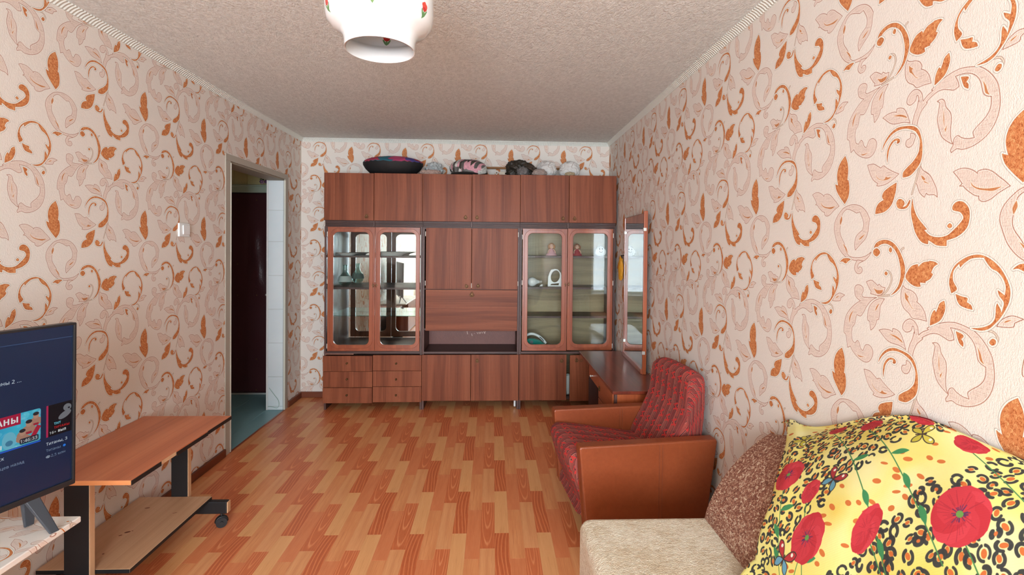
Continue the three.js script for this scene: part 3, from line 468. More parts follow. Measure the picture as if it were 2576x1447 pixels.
// display cabinet with wooden back
let ajarDoor;
{
  const X0 = 0.244, w = 0.868, t = thing('display_cabinet', 'brown glass-fronted display cabinet with a slightly open lower door, beside the right wall', 'cabinet', [X0, 0, 0]);
  carcass(t, w, 0.086, YT, [bx(0.018, w - 0.018, 0.504, 0.524, 0.02, ZB, { grain: 'x' })]);
  add(t, 'back_panel', bx(0.018, w - 0.018, 0.09, YT - 0.018, 0.018, 0.028, { grain: 'x' }), M_olive, 'pale olive grained back panel');
  for (const y of [1.392, 1.106, 0.842]) add(t, 'shelf', bx(0.019, w - 0.019, y - 0.018, y, 0.03, 0.345, { grain: 'x' }), M_dark);
  const a = glassDoor(t, 0.024, 0.427, 0.070, 0.378, 0.535, 1.636, 0.591, 1.596), b = glassDoor(t, 0.431, 0.842, 0.478, 0.794, 0.540, 1.640, 0.595, 1.600);
  key(a, 0.404, 1.136); key(b, 0.448, 1.140); hinges(t, 0.845, [0.58, 1.15, 1.58]); hinges(t, 0.021, [1.15, 1.56]);
  const c = door(t, 0.002, 0.430, 0.086, 0.500); key(c, 0.386, 0.447);
  const d = new THREE.Group(); d.name = numbered('door'); d.position.set(w - 0.002, 0, ZB + 0.002); d.rotation.y = -0.06 * -1; t.add(d);
  const p = add(d, 'door_panel', bx(-0.410, 0, 0.086, 0.500, 0, 0.019, { r: 0.0018, seg: 2 }), M_cab); const k1 = add(d, 'key_plate', keyGeo, M_brass); k1.position.set(-0.35, 0.457, 0.019);
  add(d, 'key_ring', new THREE.TorusGeometry(0.010, 0.0018, 6, 16).translate(-0.31, 0.452, 0.024), M_brass);
  ajarDoor = d;
  add(t, 'stored_linen', blob(0.06, 0.10, 0.05, 5, 0.12, 2.5, 8, -0.9).translate(0.46, 0.108, 0.28), std({ color: rgb(196, 204, 196), roughness: 0.9 }), 'pale patterned stuff in the gap of the open door');
}
// three upper units
[[-1.495, 0.866, 2.112, -0.425, [[0.373]], 'left'], [-0.628, 0.871, 2.114, 0, [[0.382], [0.484]], 'middle'], [0.244, 0.870, 2.118, 0, [[0.386], [0.490]], 'right']].forEach(([X0, w, yt, _, keys, side], i) => {
  const t = thing('top_cabinet', ['brown two-door top cabinet carrying the round black cushion', 'brown two-door top cabinet below the grey and pink cushion', 'brown two-door top cabinet below the white sacks, beside the right wall'][i], 'cabinet', [X0, YT, 0], 0);
  const y1 = yt - YT;
  add(t, 'carcass', [bx(0, 0.016, 0.05, y1, 0.02, ZB), bx(w - 0.016, w, 0.05, y1, 0.02, ZB), bx(0.016, w - 0.016, y1 - 0.016, y1, 0.02, ZB, { grain: 'x' }), bx(0.016, w - 0.016, 0.05, 0.066, 0.02, ZB, { grain: 'x' }), bx(0.01, w - 0.01, 0.05, y1 - 0.002, 0.014, 0.02)], M_dark);
  const st = [bx(0.0, w, 0.0, 0.05, 0.02, 0.362)]; for (const [a, b] of [[0.004, w / 2 - 0.008], [w / 2 + 0.008, w - 0.004]]) for (const y of [0.006, 0.019, 0.032]) st.push(bx(a, b, y, y + 0.009, 0.36, 0.373, { grain: 'x', r: 0.003, seg: 2 })); st.push(bx(w / 2 - 0.007, w / 2 + 0.007, 0.002, 0.05, 0.36, 0.376));
  add(t, 'fluted_strip', st, M_dark);
  const m = w / 2 + (i === 1 ? 0.002 : 0.004), a = door(t, 0.001, m - 0.002, 0.053, y1, 'y'), b = door(t, m + 0.002, w - 0.001, 0.053, y1 + 0.002, 'y');
  keys.forEach(([x], k) => key(k ? b : a, x, 0.092));
});

// ------------------------------------------------------------------ on top of the wall unit
{
  const t = thing('round_cushion', 'big round black cushion with a tie-dyed top, tilted on the left top cabinet', 'cushion', [-0.925, 2.114, 0.225], 0);
  const g = new THREE.Group(); g.name = 'tilted_body'; // lens-shaped body leaning towards the room
  const prof = [[0, -0.10], [0.14, -0.098], [0.21, -0.082], [0.25, -0.045], [0.272, -0.01], [0.274, 0.012]], top = [[0.274, 0.012], [0.266, 0.024], [0.226, 0.044], [0.14, 0.066], [0.05, 0.076], [0, 0.078]];
  const M = new THREE.Matrix4().makeRotationX(0.02).setPosition(0, 0.105, 0.0);
  const body = lathe(prof, 64), cap = lathe(top, 64);
  for (const q of [body, cap]) { q.scale(1, 1, 0.62); const p = q.attributes.position; for (let i = 0; i < p.count; i++) { const x = p.getX(i), y = p.getY(i), z = p.getZ(i), a = Math.atan2(z, x), r = Math.hypot(x, z / 0.62); p.setY(i, y + 0.004 * Math.sin(a * 31) * sm(0.1, 0.26, r) + 0.006 * perlin.noise(x * 9, y * 9, z * 9)); } q.applyMatrix4(M); q.computeVertexNormals(); const b = q.attributes.position; for (let i = 0; i < b.count; i++) if (b.getY(i) < 0.001) b.setY(i, 0.001); q.computeVertexNormals(); }
  add(t, 'gathered_underside', body, std({ color: rgb(22, 22, 24), roughness: 0.7 }));
  const tie = tex(256, 128, (u, v) => { const a = u * 12 + 1.5 * vn(u * 10, v * 6, 10, 6, 4), k = Math.floor(a) % 6, c = [[44, 120, 134], [206, 74, 116], [86, 76, 150], [204, 46, 56], [60, 150, 150], [200, 60, 90]][((k % 6) + 6) % 6]; const n = fbm(u, v, 24, 12, 8, 2); return mix3(c, [c[0] * 0.6, c[1] * 0.6, c[2] * 0.7], n * 0.7); });
  add(t, 'tie_dyed_top', cap, std({ map: tie, roughness: 0.7 }));
}
{
  const t = thing('patterned_cushion', 'grey and pink patterned cushion lying on the middle top cabinet', 'cushion', [-0.245, 2.116, 0.225]);
  const pat = tex(512, 256, (u, v) => { const cell = 15, gx = u * cell, gy = v * cell * 0.5; let best = 9, id = 0; for (let j = -1; j < 2; j++) for (let i = -1; i < 2; i++) { const cx = Math.floor(gx) + i, cy = Math.floor(gy) + j, X = cx + 0.2 + 0.6 * hash(cx, cy, 3), Y = cy + 0.2 + 0.6 * hash(cx, cy, 4), d = Math.hypot(gx - X, gy - Y); if (d < best) { best = d; id = hash(cx, cy, 5); } } const c = id < 0.22 ? [208, 152, 162] : id < 0.36 ? [206, 206, 198] : id < 0.62 ? [112, 108, 106] : id < 0.82 ? [88, 84, 80] : [60, 54, 46]; const n = fbm(u, v, 90, 50, 6, 2); return [c[0] * (0.85 + 0.3 * n), c[1] * (0.85 + 0.3 * n), c[2] * (0.85 + 0.3 * n)]; }, true, 2.4, 2.4);
  add(t, 'cover', blob(0.178, 0.098, 0.115, 21, 0.08, 1.4, 20, -0.5, 0.12).rotateZ(-0.05).translate(0.012, 0.016, 0), std({ map: pat, roughness: 0.8 }));
  add(t, 'dark_base', blob(0.15, 0.024, 0.125, 3, 0.05, 1.5, 12, -0.9), std({ color: rgb(30, 28, 24), roughness: 0.8 }));
}
{
  const bag = phys({ color: rgb(206, 212, 212), roughness: 0.35, transmission: 0.35, thickness: 0 });
  tag(add(scene, 'plastic_bag', blob(0.075, 0.078, 0.075, 33, 0.32, 2.4, 16, -0.75, 0.5).translate(-0.555, 2.117, 0.17), bag), 'crumpled translucent white plastic bag between the two cushions', 'bag');
  tag(add(scene, 'crumpled_wrapping', [blob(0.085, 0.024, 0.035, 44, 0.3, 3.5, 14, -0.8, 0.6).translate(-0.57, 2.116, 0.335)], std({ color: rgb(176, 150, 138), roughness: 0.6 })), 'low crumpled pinkish wrapping at the front edge beside the black cushion', 'wrapping');
  const rod = add(scene, 'wooden_rod', cyl(0.011, 0.011, 0.92, 0.385, 2.232, 0.045, 16, 'x'), std({ map: veneer(256, 256, [[120, 78, 36], [150, 100, 52], [168, 118, 66]], { seed: 70 }), roughness: 0.5 })); tag(rod, 'long thin brown wooden rod lying behind the bags on the wall unit', 'rod');
  const tape = thing('tape_roll', 'small white roll of tape standing at the front edge of the middle top cabinet', 'tape', [0.028, 2.114, 0.365]);
  const ring = new THREE.Shape(); ring.absarc(0, 0.021, 0.021, 0, 6.2832, false); const hole = new THREE.Path(); hole.absarc(0, 0.021, 0.008, 0, 6.2832, true); ring.holes.push(hole);
  add(tape, 'tape', extr(ring, 0.03, 0.002, -0.015), M_white); add(tape, 'core', cyl(0.008, 0.008, 0.028, 0, 0.021, -0.002, 16, 'z'), std({ color: rgb(110, 96, 70), roughness: 0.8 }));
  tag(add(scene, 'carton', [bx(0.05, 0.105, 2.115, 2.158, 0.20, 0.30, { r: 0.002 })], std({ color: rgb(196, 184, 166), roughness: 0.7 })), 'small pale carton behind the tape roll', 'box');
  const bb = thing('black_bag', 'crumpled black and brown bag beside the white sacks on the wall unit', 'bag', [0.235, 2.119, 0.225]);
  add(bb, 'bag_body', [blob(0.125, 0.088, 0.10, 61, 0.25, 1.7, 18, -0.75, 0.4)], std({ color: rgb(46, 40, 32), roughness: 0.5 }));
  add(bb, 'bag_flap', [blob(0.05, 0.05, 0.03, 68, 0.25, 2, 12, -0.6, 0.3).translate(0.03, 0.004, 0.10)], std({ color: rgb(96, 92, 90), roughness: 0.55 }), 'greyer flap of the bag');
  add(bb, 'bag_fold', [blob(0.075, 0.03, 0.045, 64, 0.3, 2, 12, -0.6, 0.5).rotateZ(-0.5).translate(0.10, 0.055, 0.07)], std({ color: rgb(58, 46, 34), roughness: 0.55 }));
  const sack = std({ map: tex(256, 256, (u, v) => { const n = fbm(u, v, 9, 9, 31, 3), l = Math.abs(fbm(u, v, 5, 5, 37, 2) - 0.5) < 0.012 ? 1 : 0; return mix3([206, 200, 194], [226, 226, 222], n).map((c, i) => c - l * [50, 60, 62][i]); }, true, 3, 3), roughness: 0.7 });
  tag(add(scene, 'white_sack', blob(0.098, 0.088, 0.07, 71, 0.14, 1.6, 18, -0.8, 0.3).translate(0.495, 2.1195, 0.19), sack), 'lumpy white sack against the black bag, left of the two white sacks', 'sack');
  tag(add(scene, 'white_sack', blob(0.098, 0.090, 0.07, 78, 0.12, 1.5, 18, -0.8, 0.3).translate(0.715, 2.1195, 0.19), sack), 'lumpy white sack nearest the right wall, right of the two white sacks', 'sack');
  tag(add(scene, 'cloth_bundle', blob(0.065, 0.036, 0.03, 81, 0.2, 2, 12, -0.7, 0.3).translate(0.42, 2.119, 0.34), std({ color: rgb(150, 136, 128), roughness: 0.8 })), 'small greyish cloth bundle under the black bag', 'cloth');
  tag(add(scene, 'cloth_bundle', blob(0.045, 0.022, 0.04, 85, 0.2, 2, 12, -0.7, 0.3).translate(0.695, 2.1195, 0.34), std({ color: rgb(172, 156, 126), roughness: 0.8 })), 'small beige cloth bundle in front of the right white sack', 'cloth');
}
// ------------------------------------------------------------------ inside the display cabinets
const M_china = phys({ color: rgb(226, 228, 222), roughness: 0.15, clearcoat: 0.5 });
{
  const plate = (r, h) => lathe([[0, 0], [r * 0.6, 0], [r * 0.62, 0.004], [r * 0.72, h * 0.5], [r, h], [r * 0.99, h + 0.003], [r * 0.7, h * 0.55 + 0.003], [r * 0.58, 0.006], [0, 0.005]], 48);
  const p1 = thing('dinner_plate', 'white rimmed plate on the upper shelf behind the left glass door', 'plate', [-1.335, 1.376, 0.235]); add(p1, 'plate_body', plate(0.10, 0.024), M_china);
  add(p1, 'rim_line', new THREE.TorusGeometry(0.0995, 0.0012, 6, 48).rotateX(Math.PI / 2).translate(0, 0.0262, 0), std({ color: rgb(120, 96, 70), roughness: 0.4 }));
  const p2 = thing('serving_dish', 'wide pale serving dish on the upper shelf behind the second glass door', 'dish', [-0.955, 1.376, 0.195]); add(p2, 'dish_body', plate(0.19, 0.034).scale(1, 1, 0.72), M_china);
  add(p2, 'rim_line', new THREE.TorusGeometry(0.189, 0.0012, 6, 48).rotateX(Math.PI / 2).scale(1, 1, 0.72).translate(0, 0.036, 0), std({ color: rgb(130, 150, 130), roughness: 0.4 }));
  const v = thing('glass_carafe', 'round-bellied clear glass carafe on the middle shelf of the mirrored cabinet', 'carafe', [-1.352, 1.094, 0.245]);
  const prof = [[0, 0.001], [0.03, 0.001], [0.052, 0.02], [0.061, 0.055], [0.052, 0.09], [0.03, 0.118], [0.021, 0.135], [0.019, 0.17], [0.022, 0.198]];
  add(v, 'carafe_body', lathe([...prof, ...prof.slice(1).reverse().map((q) => [Math.max(q[0] - 0.003, 0.001), q[1] < 0.03 ? q[1] + 0.006 : q[1]]), [0, 0.008]], 40), phys({ color: rgb(222, 236, 234), transmission: 1, thickness: 0, roughness: 0.03 }));
  add(v, 'frosted_belly', lathe([[0.0615, 0.045], [0.0622, 0.056], [0.056, 0.084], [0.05, 0.096]], 40), phys({ color: rgb(200, 214, 210), transmission: 0.5, thickness: 0, roughness: 0.9 }));
}
function doll(label, x, z, dress, hair, s) {
  const t = thing('doll', label, 'doll', [x, 1.392, z], 0, 'little dolls on the upper shelf of the right display cabinet'); t.scale.setScalar(s);
  const skin = std({ color: rgb(226, 178, 152), roughness: 0.55 });
  const head = new THREE.SphereGeometry(0.021, 20, 16); head.scale(0.94, 1.08, 0.92); head.translate(0, 0.088, 0.004);
  const nose = new THREE.SphereGeometry(0.0028, 8, 6); nose.translate(0, 0.086, 0.0235);
  const parts = [head, nose, cyl(0.007, 0.009, 0.022, 0, 0.066, 0, 12)];
  for (const k of [-1, 1]) { parts.push(tube([[k * 0.016, 0.06, 0.002], [k * 0.03, 0.046, 0.012], [k * 0.034, 0.03, 0.026]], 0.0052, 10, 8)); const h = new THREE.SphereGeometry(0.0062, 10, 8); h.translate(k * 0.034, 0.028, 0.028); parts.push(h); }
  add(t, 'body', parts, skin);
  add(t, 'dress', lathe([[0, 0], [0.05, 0], [0.052, 0.004], [0.046, 0.014], [0.036, 0.03], [0.022, 0.046], [0.017, 0.06], [0.008, 0.066], [0, 0.067]], 32), std({ color: dress, roughness: 0.8 }));
  const hg = [blob(0.026, 0.026, 0.022, 5 + x, 0.18, 3, 10, -0.9, 0.2).translate(0, 0.07, -0.006)]; for (const k of [-1, 1]) hg.push(blob(0.011, 0.02, 0.011, 9 + k, 0.2, 3, 8, -0.95).translate(k * 0.024, 0.064, 0.003));
  add(t, 'hair', hg, std({ color: hair, roughness: 0.75 }));
  const ey = []; for (const k of [-1, 1]) { const e = new THREE.SphereGeometry(0.0026, 8, 6); e.translate(k * 0.0075, 0.091, 0.0222); ey.push(e); } add(t, 'eyes', ey, std({ color: rgb(50, 40, 44), roughness: 0.3 }));
  const mo = new THREE.SphereGeometry(0.003, 8, 6); mo.scale(1, 0.45, 0.5); mo.translate(0, 0.0795, 0.0222); add(t, 'mouth', mo, std({ color: rgb(170, 60, 66), roughness: 0.5 }));
  return t;
}
doll('little blond doll in a pale pink dress behind the third glass door', 0.545, 0.25, rgb(214, 160, 168), rgb(176, 122, 74), 1.0);
doll('little doll in a red dress behind the fourth glass door', 0.785, 0.245, rgb(168, 48, 56), rgb(150, 92, 62), 0.95);
{
  const t = thing('plush_toy', 'small white plush toy with black eyes at the right end of the upper shelf', 'toy', [1.0, 1.392, 0.26]);
  add(t, 'body', [blob(0.042, 0.052, 0.036, 14, 0.05, 2, 14, -0.85).translate(0, 0, 0), blob(0.016, 0.03, 0.016, 15, 0.05, 2, 8, -0.95).translate(-0.035, 0.01, 0.01), blob(0.016, 0.03, 0.016, 16, 0.05, 2, 8, -0.95).translate(0.035, 0.01, 0.01)], std({ color: rgb(222, 220, 218), roughness: 0.9 }));
  const e = []; for (const k of [-1, 1]) { const s = new THREE.SphereGeometry(0.0062, 10, 8); s.scale(0.8, 1.2, 0.5); s.translate(k * 0.013, 0.066, 0.033); e.push(s); } add(t, 'eyes', e, M_black);
  const m = new THREE.TorusGeometry(0.013, 0.003, 6, 14, Math.PI); m.rotateZ(Math.PI); m.translate(0, 0.048, 0.034); add(t, 'mouth', m, std({ color: rgb(60, 30, 50), roughness: 0.6 }));
}
{
  const t = thing('table_mirror', 'white oval table mirror on the middle shelf behind the third glass door', 'mirror', [0.578, 1.106, 0.25], -0.12);
  const s = poly([[-0.065, 0], [0.065, 0], [0.065, 0.085], [0.058, 0.125], [0.03, 0.158], [0.0, 0.163], [-0.035, 0.155], [-0.05, 0.125], [-0.062, 0.085]]);
  const hole = new THREE.Path(); hole.absellipse(0.006, 0.093, 0.040, 0.056, 0, 6.2832, true, -0.25); s.holes.push(hole);
  const h2 = new THREE.Path(); h2.moveTo(-0.04, 0.012); h2.lineTo(0.036, 0.012); h2.lineTo(0.04, 0.03); h2.lineTo(-0.03, 0.022); h2.closePath(); s.holes.push(h2);
  add(t, 'frame', extr(s, 0.022, 0.003, -0.011).rotateX(-0.08), M_white);
  const el = new THREE.Shape(); el.absellipse(0.006, 0.093, 0.0395, 0.0555, 0, 6.2832, false, -0.25); add(t, 'mirror_glass', extr(el, 0.006, 0.0005, -0.006).rotateX(-0.08), std({ color: rgb(120, 104, 90), metalness: 1, roughness: 0.06 }));
  add(t, 'foot', bx(-0.064, 0.064, 0, 0.008, -0.045, 0.03, { r: 0.003 }), M_white);
}
{
  const t = thing('light_bulb', 'white globe light bulb lying on its side on the middle shelf', 'bulb', [0.375, 1.106, 0.27], 0.25);
  add(t, 'globe', lathe([[0, -0.045], [0.022, -0.042], [0.038, -0.026], [0.0425, -0.004], [0.037, 0.018], [0.024, 0.036], [0.017, 0.05], [0.016, 0.06]], 32).rotateZ(-Math.PI / 2).translate(-0.005, 0.0425, 0), std({ color: rgb(234, 238, 238), roughness: 0.25 }));
  add(t, 'screw_cap', [cyl(0.0135, 0.0135, 0.03, 0.069, 0.0425, 0, 20, 'x'), ...[0.058, 0.066, 0.074].map((x) => new THREE.TorusGeometry(0.0138, 0.0018, 6, 20).rotateY(Math.PI / 2).translate(x, 0.0425, 0))], M_hinge);
  tag(add(scene, 'wire_coil', [0, 1, 2].map((k) => new THREE.TorusGeometry(0.012 - k * 0.002, 0.0035, 8, 20).rotateX(Math.PI / 2 - 0.2).translate(0.446 + 0.004 * k, 1.112 + k * 0.006, 0.30)), M_white), 'small coil of white wire beside the light bulb', 'wire');
}
{
  const t = thing('clothes_iron', 'white and turquoise clothes iron on the bottom shelf behind the third glass door', 'iron', [0.41, 0.5245, 0.25], 0);
  const sole = new THREE.Shape(); sole.moveTo(-0.11, -0.05); sole.lineTo(0.02, -0.05); sole.quadraticCurveTo(0.09, -0.04, 0.118, 0); sole.quadraticCurveTo(0.09, 0.04, 0.02, 0.05); sole.lineTo(-0.11, 0.05); sole.closePath();
  const lay = (sx, y0, d, b) => { const g = extr(sole, d, b); g.rotateX(-Math.PI / 2); g.scale(sx, 1, sx); g.translate(0, y0, 0); return g; };
  add(t, 'sole_plate', lay(1, 0, 0.012, 0.002), M_hinge); add(t, 'white_skirt', lay(0.96, 0.012, 0.022, 0.006), M_white);
  const side = poly([[-0.105, 0.03], [0.095, 0.03], [0.07, 0.058], [0.03, 0.083], [-0.02, 0.098], [-0.07, 0.1], [-0.1, 0.085]]); add(t, 'turquoise_body', extr(side, 0.07, 0.014, -0.035), phys({ color: rgb(20, 128, 116), roughness: 0.2, clearcoat: 0.5 }));
  add(t, 'handle', tube([[-0.105, 0.07, 0], [-0.1, 0.115, 0], [-0.05, 0.138, 0], [0.01, 0.124, 0], [0.06, 0.088, 0], [0.092, 0.05, 0]], 0.0125, 30, 12), M_white);
  add(t, 'dial', cyl(0.016, 0.016, 0.004, -0.045, 0.066, 0.036, 20, 'z'), std({ color: rgb(70, 92, 96), roughness: 0.4 }));
  add(t, 'spray_button', tube([[0.03, 0.112, 0.012], [0.055, 0.092, 0.012], [0.07, 0.072, 0.012]], 0.004, 10, 6), M_black);
}
// ------------------------------------------------------------------ right-hand corner
{
  const t = thing('yellow_cleaning_cloth', 'yellow cloth hanging on the wall between the wall unit and the dressing table mirror', 'cloth', [1.118, 1.19, 0.6]);
  add(t, 'hanging_cloth', blob(0.02, 0.105, 0.045, 91, 0.22, 1.7, 14, -0.95, 0.4).translate(-0.012, 0, 0), std({ color: rgb(214, 150, 34), roughness: 0.6 }));
  add(t, 'loop', [new THREE.TorusGeometry(0.016, 0.003, 6, 16).rotateY(Math.PI / 2).translate(-0.004, 0.20, 0), cyl(0.004, 0.004, 0.03, 0.003, 0.214, 0, 10, 'x')], M_black);
}
{
  const X0 = 0.762, X1 = 1.13, Z0 = 0.545, Z1 = 1.756, t = thing('dressing_table', 'low lacquered dark red-brown dressing table along the right wall', 'table', [X0, 0, Z0]), w = X1 - X0, l = Z1 - Z0;
  add(t, 'table_top', bx(0, w, 0.545, 0.565, 0, l, { grain: 'z', r: 0.003, seg: 2 }), M_lacquer);
  add(t, 'pedestal', [bx(0.02, 0.036, 0, 0.543, l - 0.44, l - 0.424), bx(0.036, w - 0.01, 0, 0.543, l - 0.44, l - 0.426), bx(0.036, w - 0.01, 0.02, 0.04, l - 0.426, l - 0.02), bx(w - 0.02, w - 0.006, 0.02, 0.543, l - 0.426, l - 0.03), bx(0.012, 0.03, 0.0, 0.543, l - 0.022, l - 0.006)], M_dark);
  add(t, 'end_panel', bx(0.03, w - 0.004, 0.02, 0.543, l - 0.026, l - 0.008, { r: 0.002 }), M_lacquerLight);
  for (const [y0, y1] of [[0.40, 0.54], [0.225, 0.394], [0.045, 0.219]]) { const d = add(t, 'drawer_front', bx(0.004, 0.022, y0, y1, l - 0.438, l - 0.026, { grain: 'z', r: 0.002 }), M_lacquerLight); if (y0 > 0.39) { const k = add(d, 'key_plate', keyGeo, M_brass); k.rotation.y = -Math.PI / 2; k.position.set(0.003, 0.469, l - 0.40); } }
  const rail = add(t, 'kneehole_drawer', bx(0.005, 0.022, 0.456, 0.541, l - 0.79, l - 0.442, { grain: 'z', r: 0.002 }), M_lacquerLight); const kb = add(rail, 'knob', knobGeo, M_hinge); kb.rotation.y = -Math.PI / 2; kb.position.set(0.005, 0.496, 0.573);
  add(t, 'drawer_box', bx(0.023, w - 0.03, 0.46, 0.535, l - 0.785, l - 0.45, {}), M_dark);
  add(t, 'far_panel', bx(0.08, w - 0.01, 0, 0.543, 0.03, 0.048), M_dark);
}
{
  const t = thing('dressing_mirror', 'tall narrow wood-framed mirror standing on the dressing table against the wall', 'mirror', [1.102, 0.566, 1.025], -0.054);
  const h = 1.157, l = 0.65, z0 = -l / 2, z1 = l / 2;
  add(t, 'back_board', bx(0.0, 0.012, 0.002, h, z0, z1), M_board);
  add(t, 'mirror_glass', bx(-0.006, -0.001, 0.035, h - 0.004, z0 + 0.006, z1 - 0.012, { r: 0.0005 }), M_mirror);
  const fm = M_lacquerLight;
  add(t, 'side_frame', bx(-0.012, 0.016, 0, h + 0.012, z1 - 0.012, z1 + 0.004, { r: 0.003 }), fm); add(t, 'side_frame', bx(-0.012, 0.012, 0, h, z0 - 0.004, z0 + 0.006, { r: 0.003 }), fm);
  add(t, 'bottom_rail', bx(-0.02, 0.014, 0, 0.035, z0, z1 - 0.012, { grain: 'z', r: 0.003 }), fm);
  for (const [y, z] of [[1.036, z1 - 0.006], [0.155, z1 - 0.006], [1.03, z0 + 0.004], [0.125, z0 + 0.004]]) add(t, 'mirror_clip', bx(-0.016, 0.006, y - 0.012, y + 0.012, z - 0.006, z + 0.016, { r: 0.002 }), M_hinge);
  tag(add(scene, 'thin_cable', tube([[1.122, 0.571, 1.42], [1.122, 0.60, 1.48], [1.124, 0.605, 1.58], [1.125, 0.59, 1.70], [1.125, 0.565, 1.765], [1.125, 0.45, 1.775], [1.125, 0.3, 1.775], [1.112, 0.06, 1.775]], 0.003, 40, 6), std({ color: rgb(60, 58, 50), roughness: 0.6 })), 'thin dark cable running off the back of the dressing table', 'cable');
}

// ------------------------------------------------------------------ armchair
{
  const cloth = drawn(768, 768, (c, w, h) => {
    c.fillStyle = 'rgb(136,62,54)'; c.fillRect(0, 0, w, h); const r = rng(8), sw = w / 8;
    for (let k = 0; k < 8; k++) { c.fillStyle = ['rgb(168,74,62)', 'rgb(142,62,54)', 'rgb(154,80,68)', 'rgb(134,54,50)'][k % 4]; c.fillRect(k * sw, 0, sw, h); c.fillStyle = 'rgba(40,30,28,.85)'; c.fillRect(k * sw, 0, sw * 0.12, h); c.fillStyle = 'rgba(222,140,130,.6)'; c.fillRect(k * sw + sw * 0.14, 0, sw * 0.06, h);
      for (let y = 0; y < h; y += 10) { c.fillStyle = 'rgba(60,34,34,.6)'; c.fillRect(k * sw + sw * 0.5, y + r() * 4, sw * (0.2 + 0.28 * r()), 3.2); } }
    for (let j = 0; j < 4; j++) for (let k = 0; k < 4; k++) { const x = (k * 2 + (j % 2)) * sw + sw * 0.5, y = (j + 0.3) * h / 4; c.save(); c.translate(x % w, y); c.rotate(-0.5); c.fillStyle = 'rgb(200,46,42)'; c.fillRect(-sw * 0.6, -10, sw * 1.2, 22); c.fillRect(-sw * 0.6, 52, sw * 1.2, 22); c.rotate(1.0); c.fillRect(8, 14, sw * 0.95, 20); c.restore(); c.fillStyle = 'rgb(44,40,38)'; for (const [dx, dy] of [[0.5, 0.1], [-0.4, 0.44], [0.66, 0.5], [-0.1, 0.75]]) { c.beginPath(); c.arc((x + dx * sw) % w, y + dy * 62, 9, 0, 6.3); c.fill(); }
      c.strokeStyle = 'rgba(40,28,28,.9)'; c.lineWidth = 5; c.beginPath(); c.moveTo(x - sw * 0.3, y - 50); c.lineTo(x + sw * 0.15, y - 30); c.lineTo(x + sw * 0.3, y - 62); c.stroke(); }
  }, 1 / 0.30, 1 / 0.30);
  const weave = tex(256, 256, (u, v) => 127 + 60 * Math.sin(u * 6.2832 * 32) * Math.sin(v * 6.2832 * 32) + 60 * (vn(u * 60, v * 60, 60, 60, 4) - 0.5), false, 8, 8);
  const M_cloth = std({ map: cloth, bumpMap: weave, bumpScale: 0.0012, roughness: 0.92 });
  const M_leather = phys({ map: tex(512, 512, (u, v) => { const n = fbm(u, v, 5, 5, 41, 4), m = fbm(u, v, 70, 70, 43, 2); return mix3([128, 60, 30], [150, 76, 42], clamp(0.7 * n + 0.4 * m - 0.05)); }, true, 1.2, 1.2), bumpMap: tex(512, 512, (u, v) => 255 * fbm(u, v, 80, 80, 47, 2), false, 4, 4), bumpScale: 0.0005, roughness: 0.36, specularIntensity: 0.9 });
  const t = thing('armchair', 'low armchair with brown leatherette arms and red patterned upholstery against the right wall', 'armchair', [0.738, 0.031, 2.145], 0.098); t.scale.setScalar(0.978);
  const arm = (z, label) => {
    const s = poly([[-0.352, 0.495], [0.356, 0.502], [0.362, 0.49], [0.305, 0.06], [-0.318, 0.06], [-0.358, 0.485]]), a = extr(s, 0.072, 0.008, z - 0.036);
    const m = add(t, 'arm', uvm(a, 'y', z * 3, 0), M_leather, label);
    const rim = [[-0.354, 0.488], [-0.317, 0.065]]; const e = z > 0 ? 0.034 : -0.034;
    for (const d of [0.03, -0.03]) add(m, 'front_piping', tube([[-0.352, 0.49, z + d], [-0.337, 0.28, z + d], [-0.318, 0.064, z + d]], 0.004, 20, 8), M_leather);
    for (const x of [0.052, 0.068]) add(m, 'seam', [tube([[x, 0.07, z + 0.0362], [x, 0.3, z + 0.0362], [x, 0.487, z + 0.0362], [x, 0.4985, z + 0.028], [x, 0.4995, z - 0.02]], 0.0014, 40, 6)], M_leather);
    for (const x of [-0.18, 0.24]) { const lg = cyl(0.016, 0.012, 0.094, x, 0.0153, z, 14); add(t, 'leg', lg, M_dark); }
  };
  arm(0.292, 'near brown leatherette arm'); arm(-0.268, 'far brown leatherette arm');
  // seat: a padded wedge, higher in front, with a rounded front that runs back under
  const prof = (k) => { const q = [[-0.372, 0.30], [-0.395, 0.385], [-0.375, 0.425], [-0.32, 0.432], [-0.1, 0.40], [0.1, 0.365], [0.22, 0.345], [0.22, 0.20], [-0.29, 0.10], [-0.315, 0.15]]; const c = new THREE.SplineCurve([...q, q[0]].map((p) => new THREE.Vector2(...p))); return c.getPoint(k); };
  const ring = (fn, n, z0, z1, m, bulge) => { const P = [], U = [], I = []; let acc = 0, last = null; const len = []; for (let i = 0; i <= n; i++) { const q = fn(i / n); if (last) acc += q.distanceTo(last); last = q; len.push(acc); }
    const c = new THREE.Vector2(); for (let i = 0; i < n; i++) c.add(fn(i / n)); c.multiplyScalar(1 / n);
    for (let j = 0; j <= m; j++) { const s = j / m, e = Math.pow(Math.abs(2 * s - 1), 8), k = 1 - 0.10 * e; for (let i = 0; i <= n; i++) { const q = fn(i / n); const x = c.x + (q.x - c.x) * k, y = c.y + (q.y - c.y) * k; P.push(x, y + bulge * (1 - (2 * s - 1) ** 2) * (q.y > c.y ? 1 : 0), lerp(z0, z1, s)); U.push(lerp(z0, z1, s), len[i]); } }
    for (let j = 0; j < m; j++) for (let i = 0; i < n; i++) { const a = j * (n + 1) + i; I.push(a, a + 1, a + n + 2, a, a + n + 2, a + n + 1); }
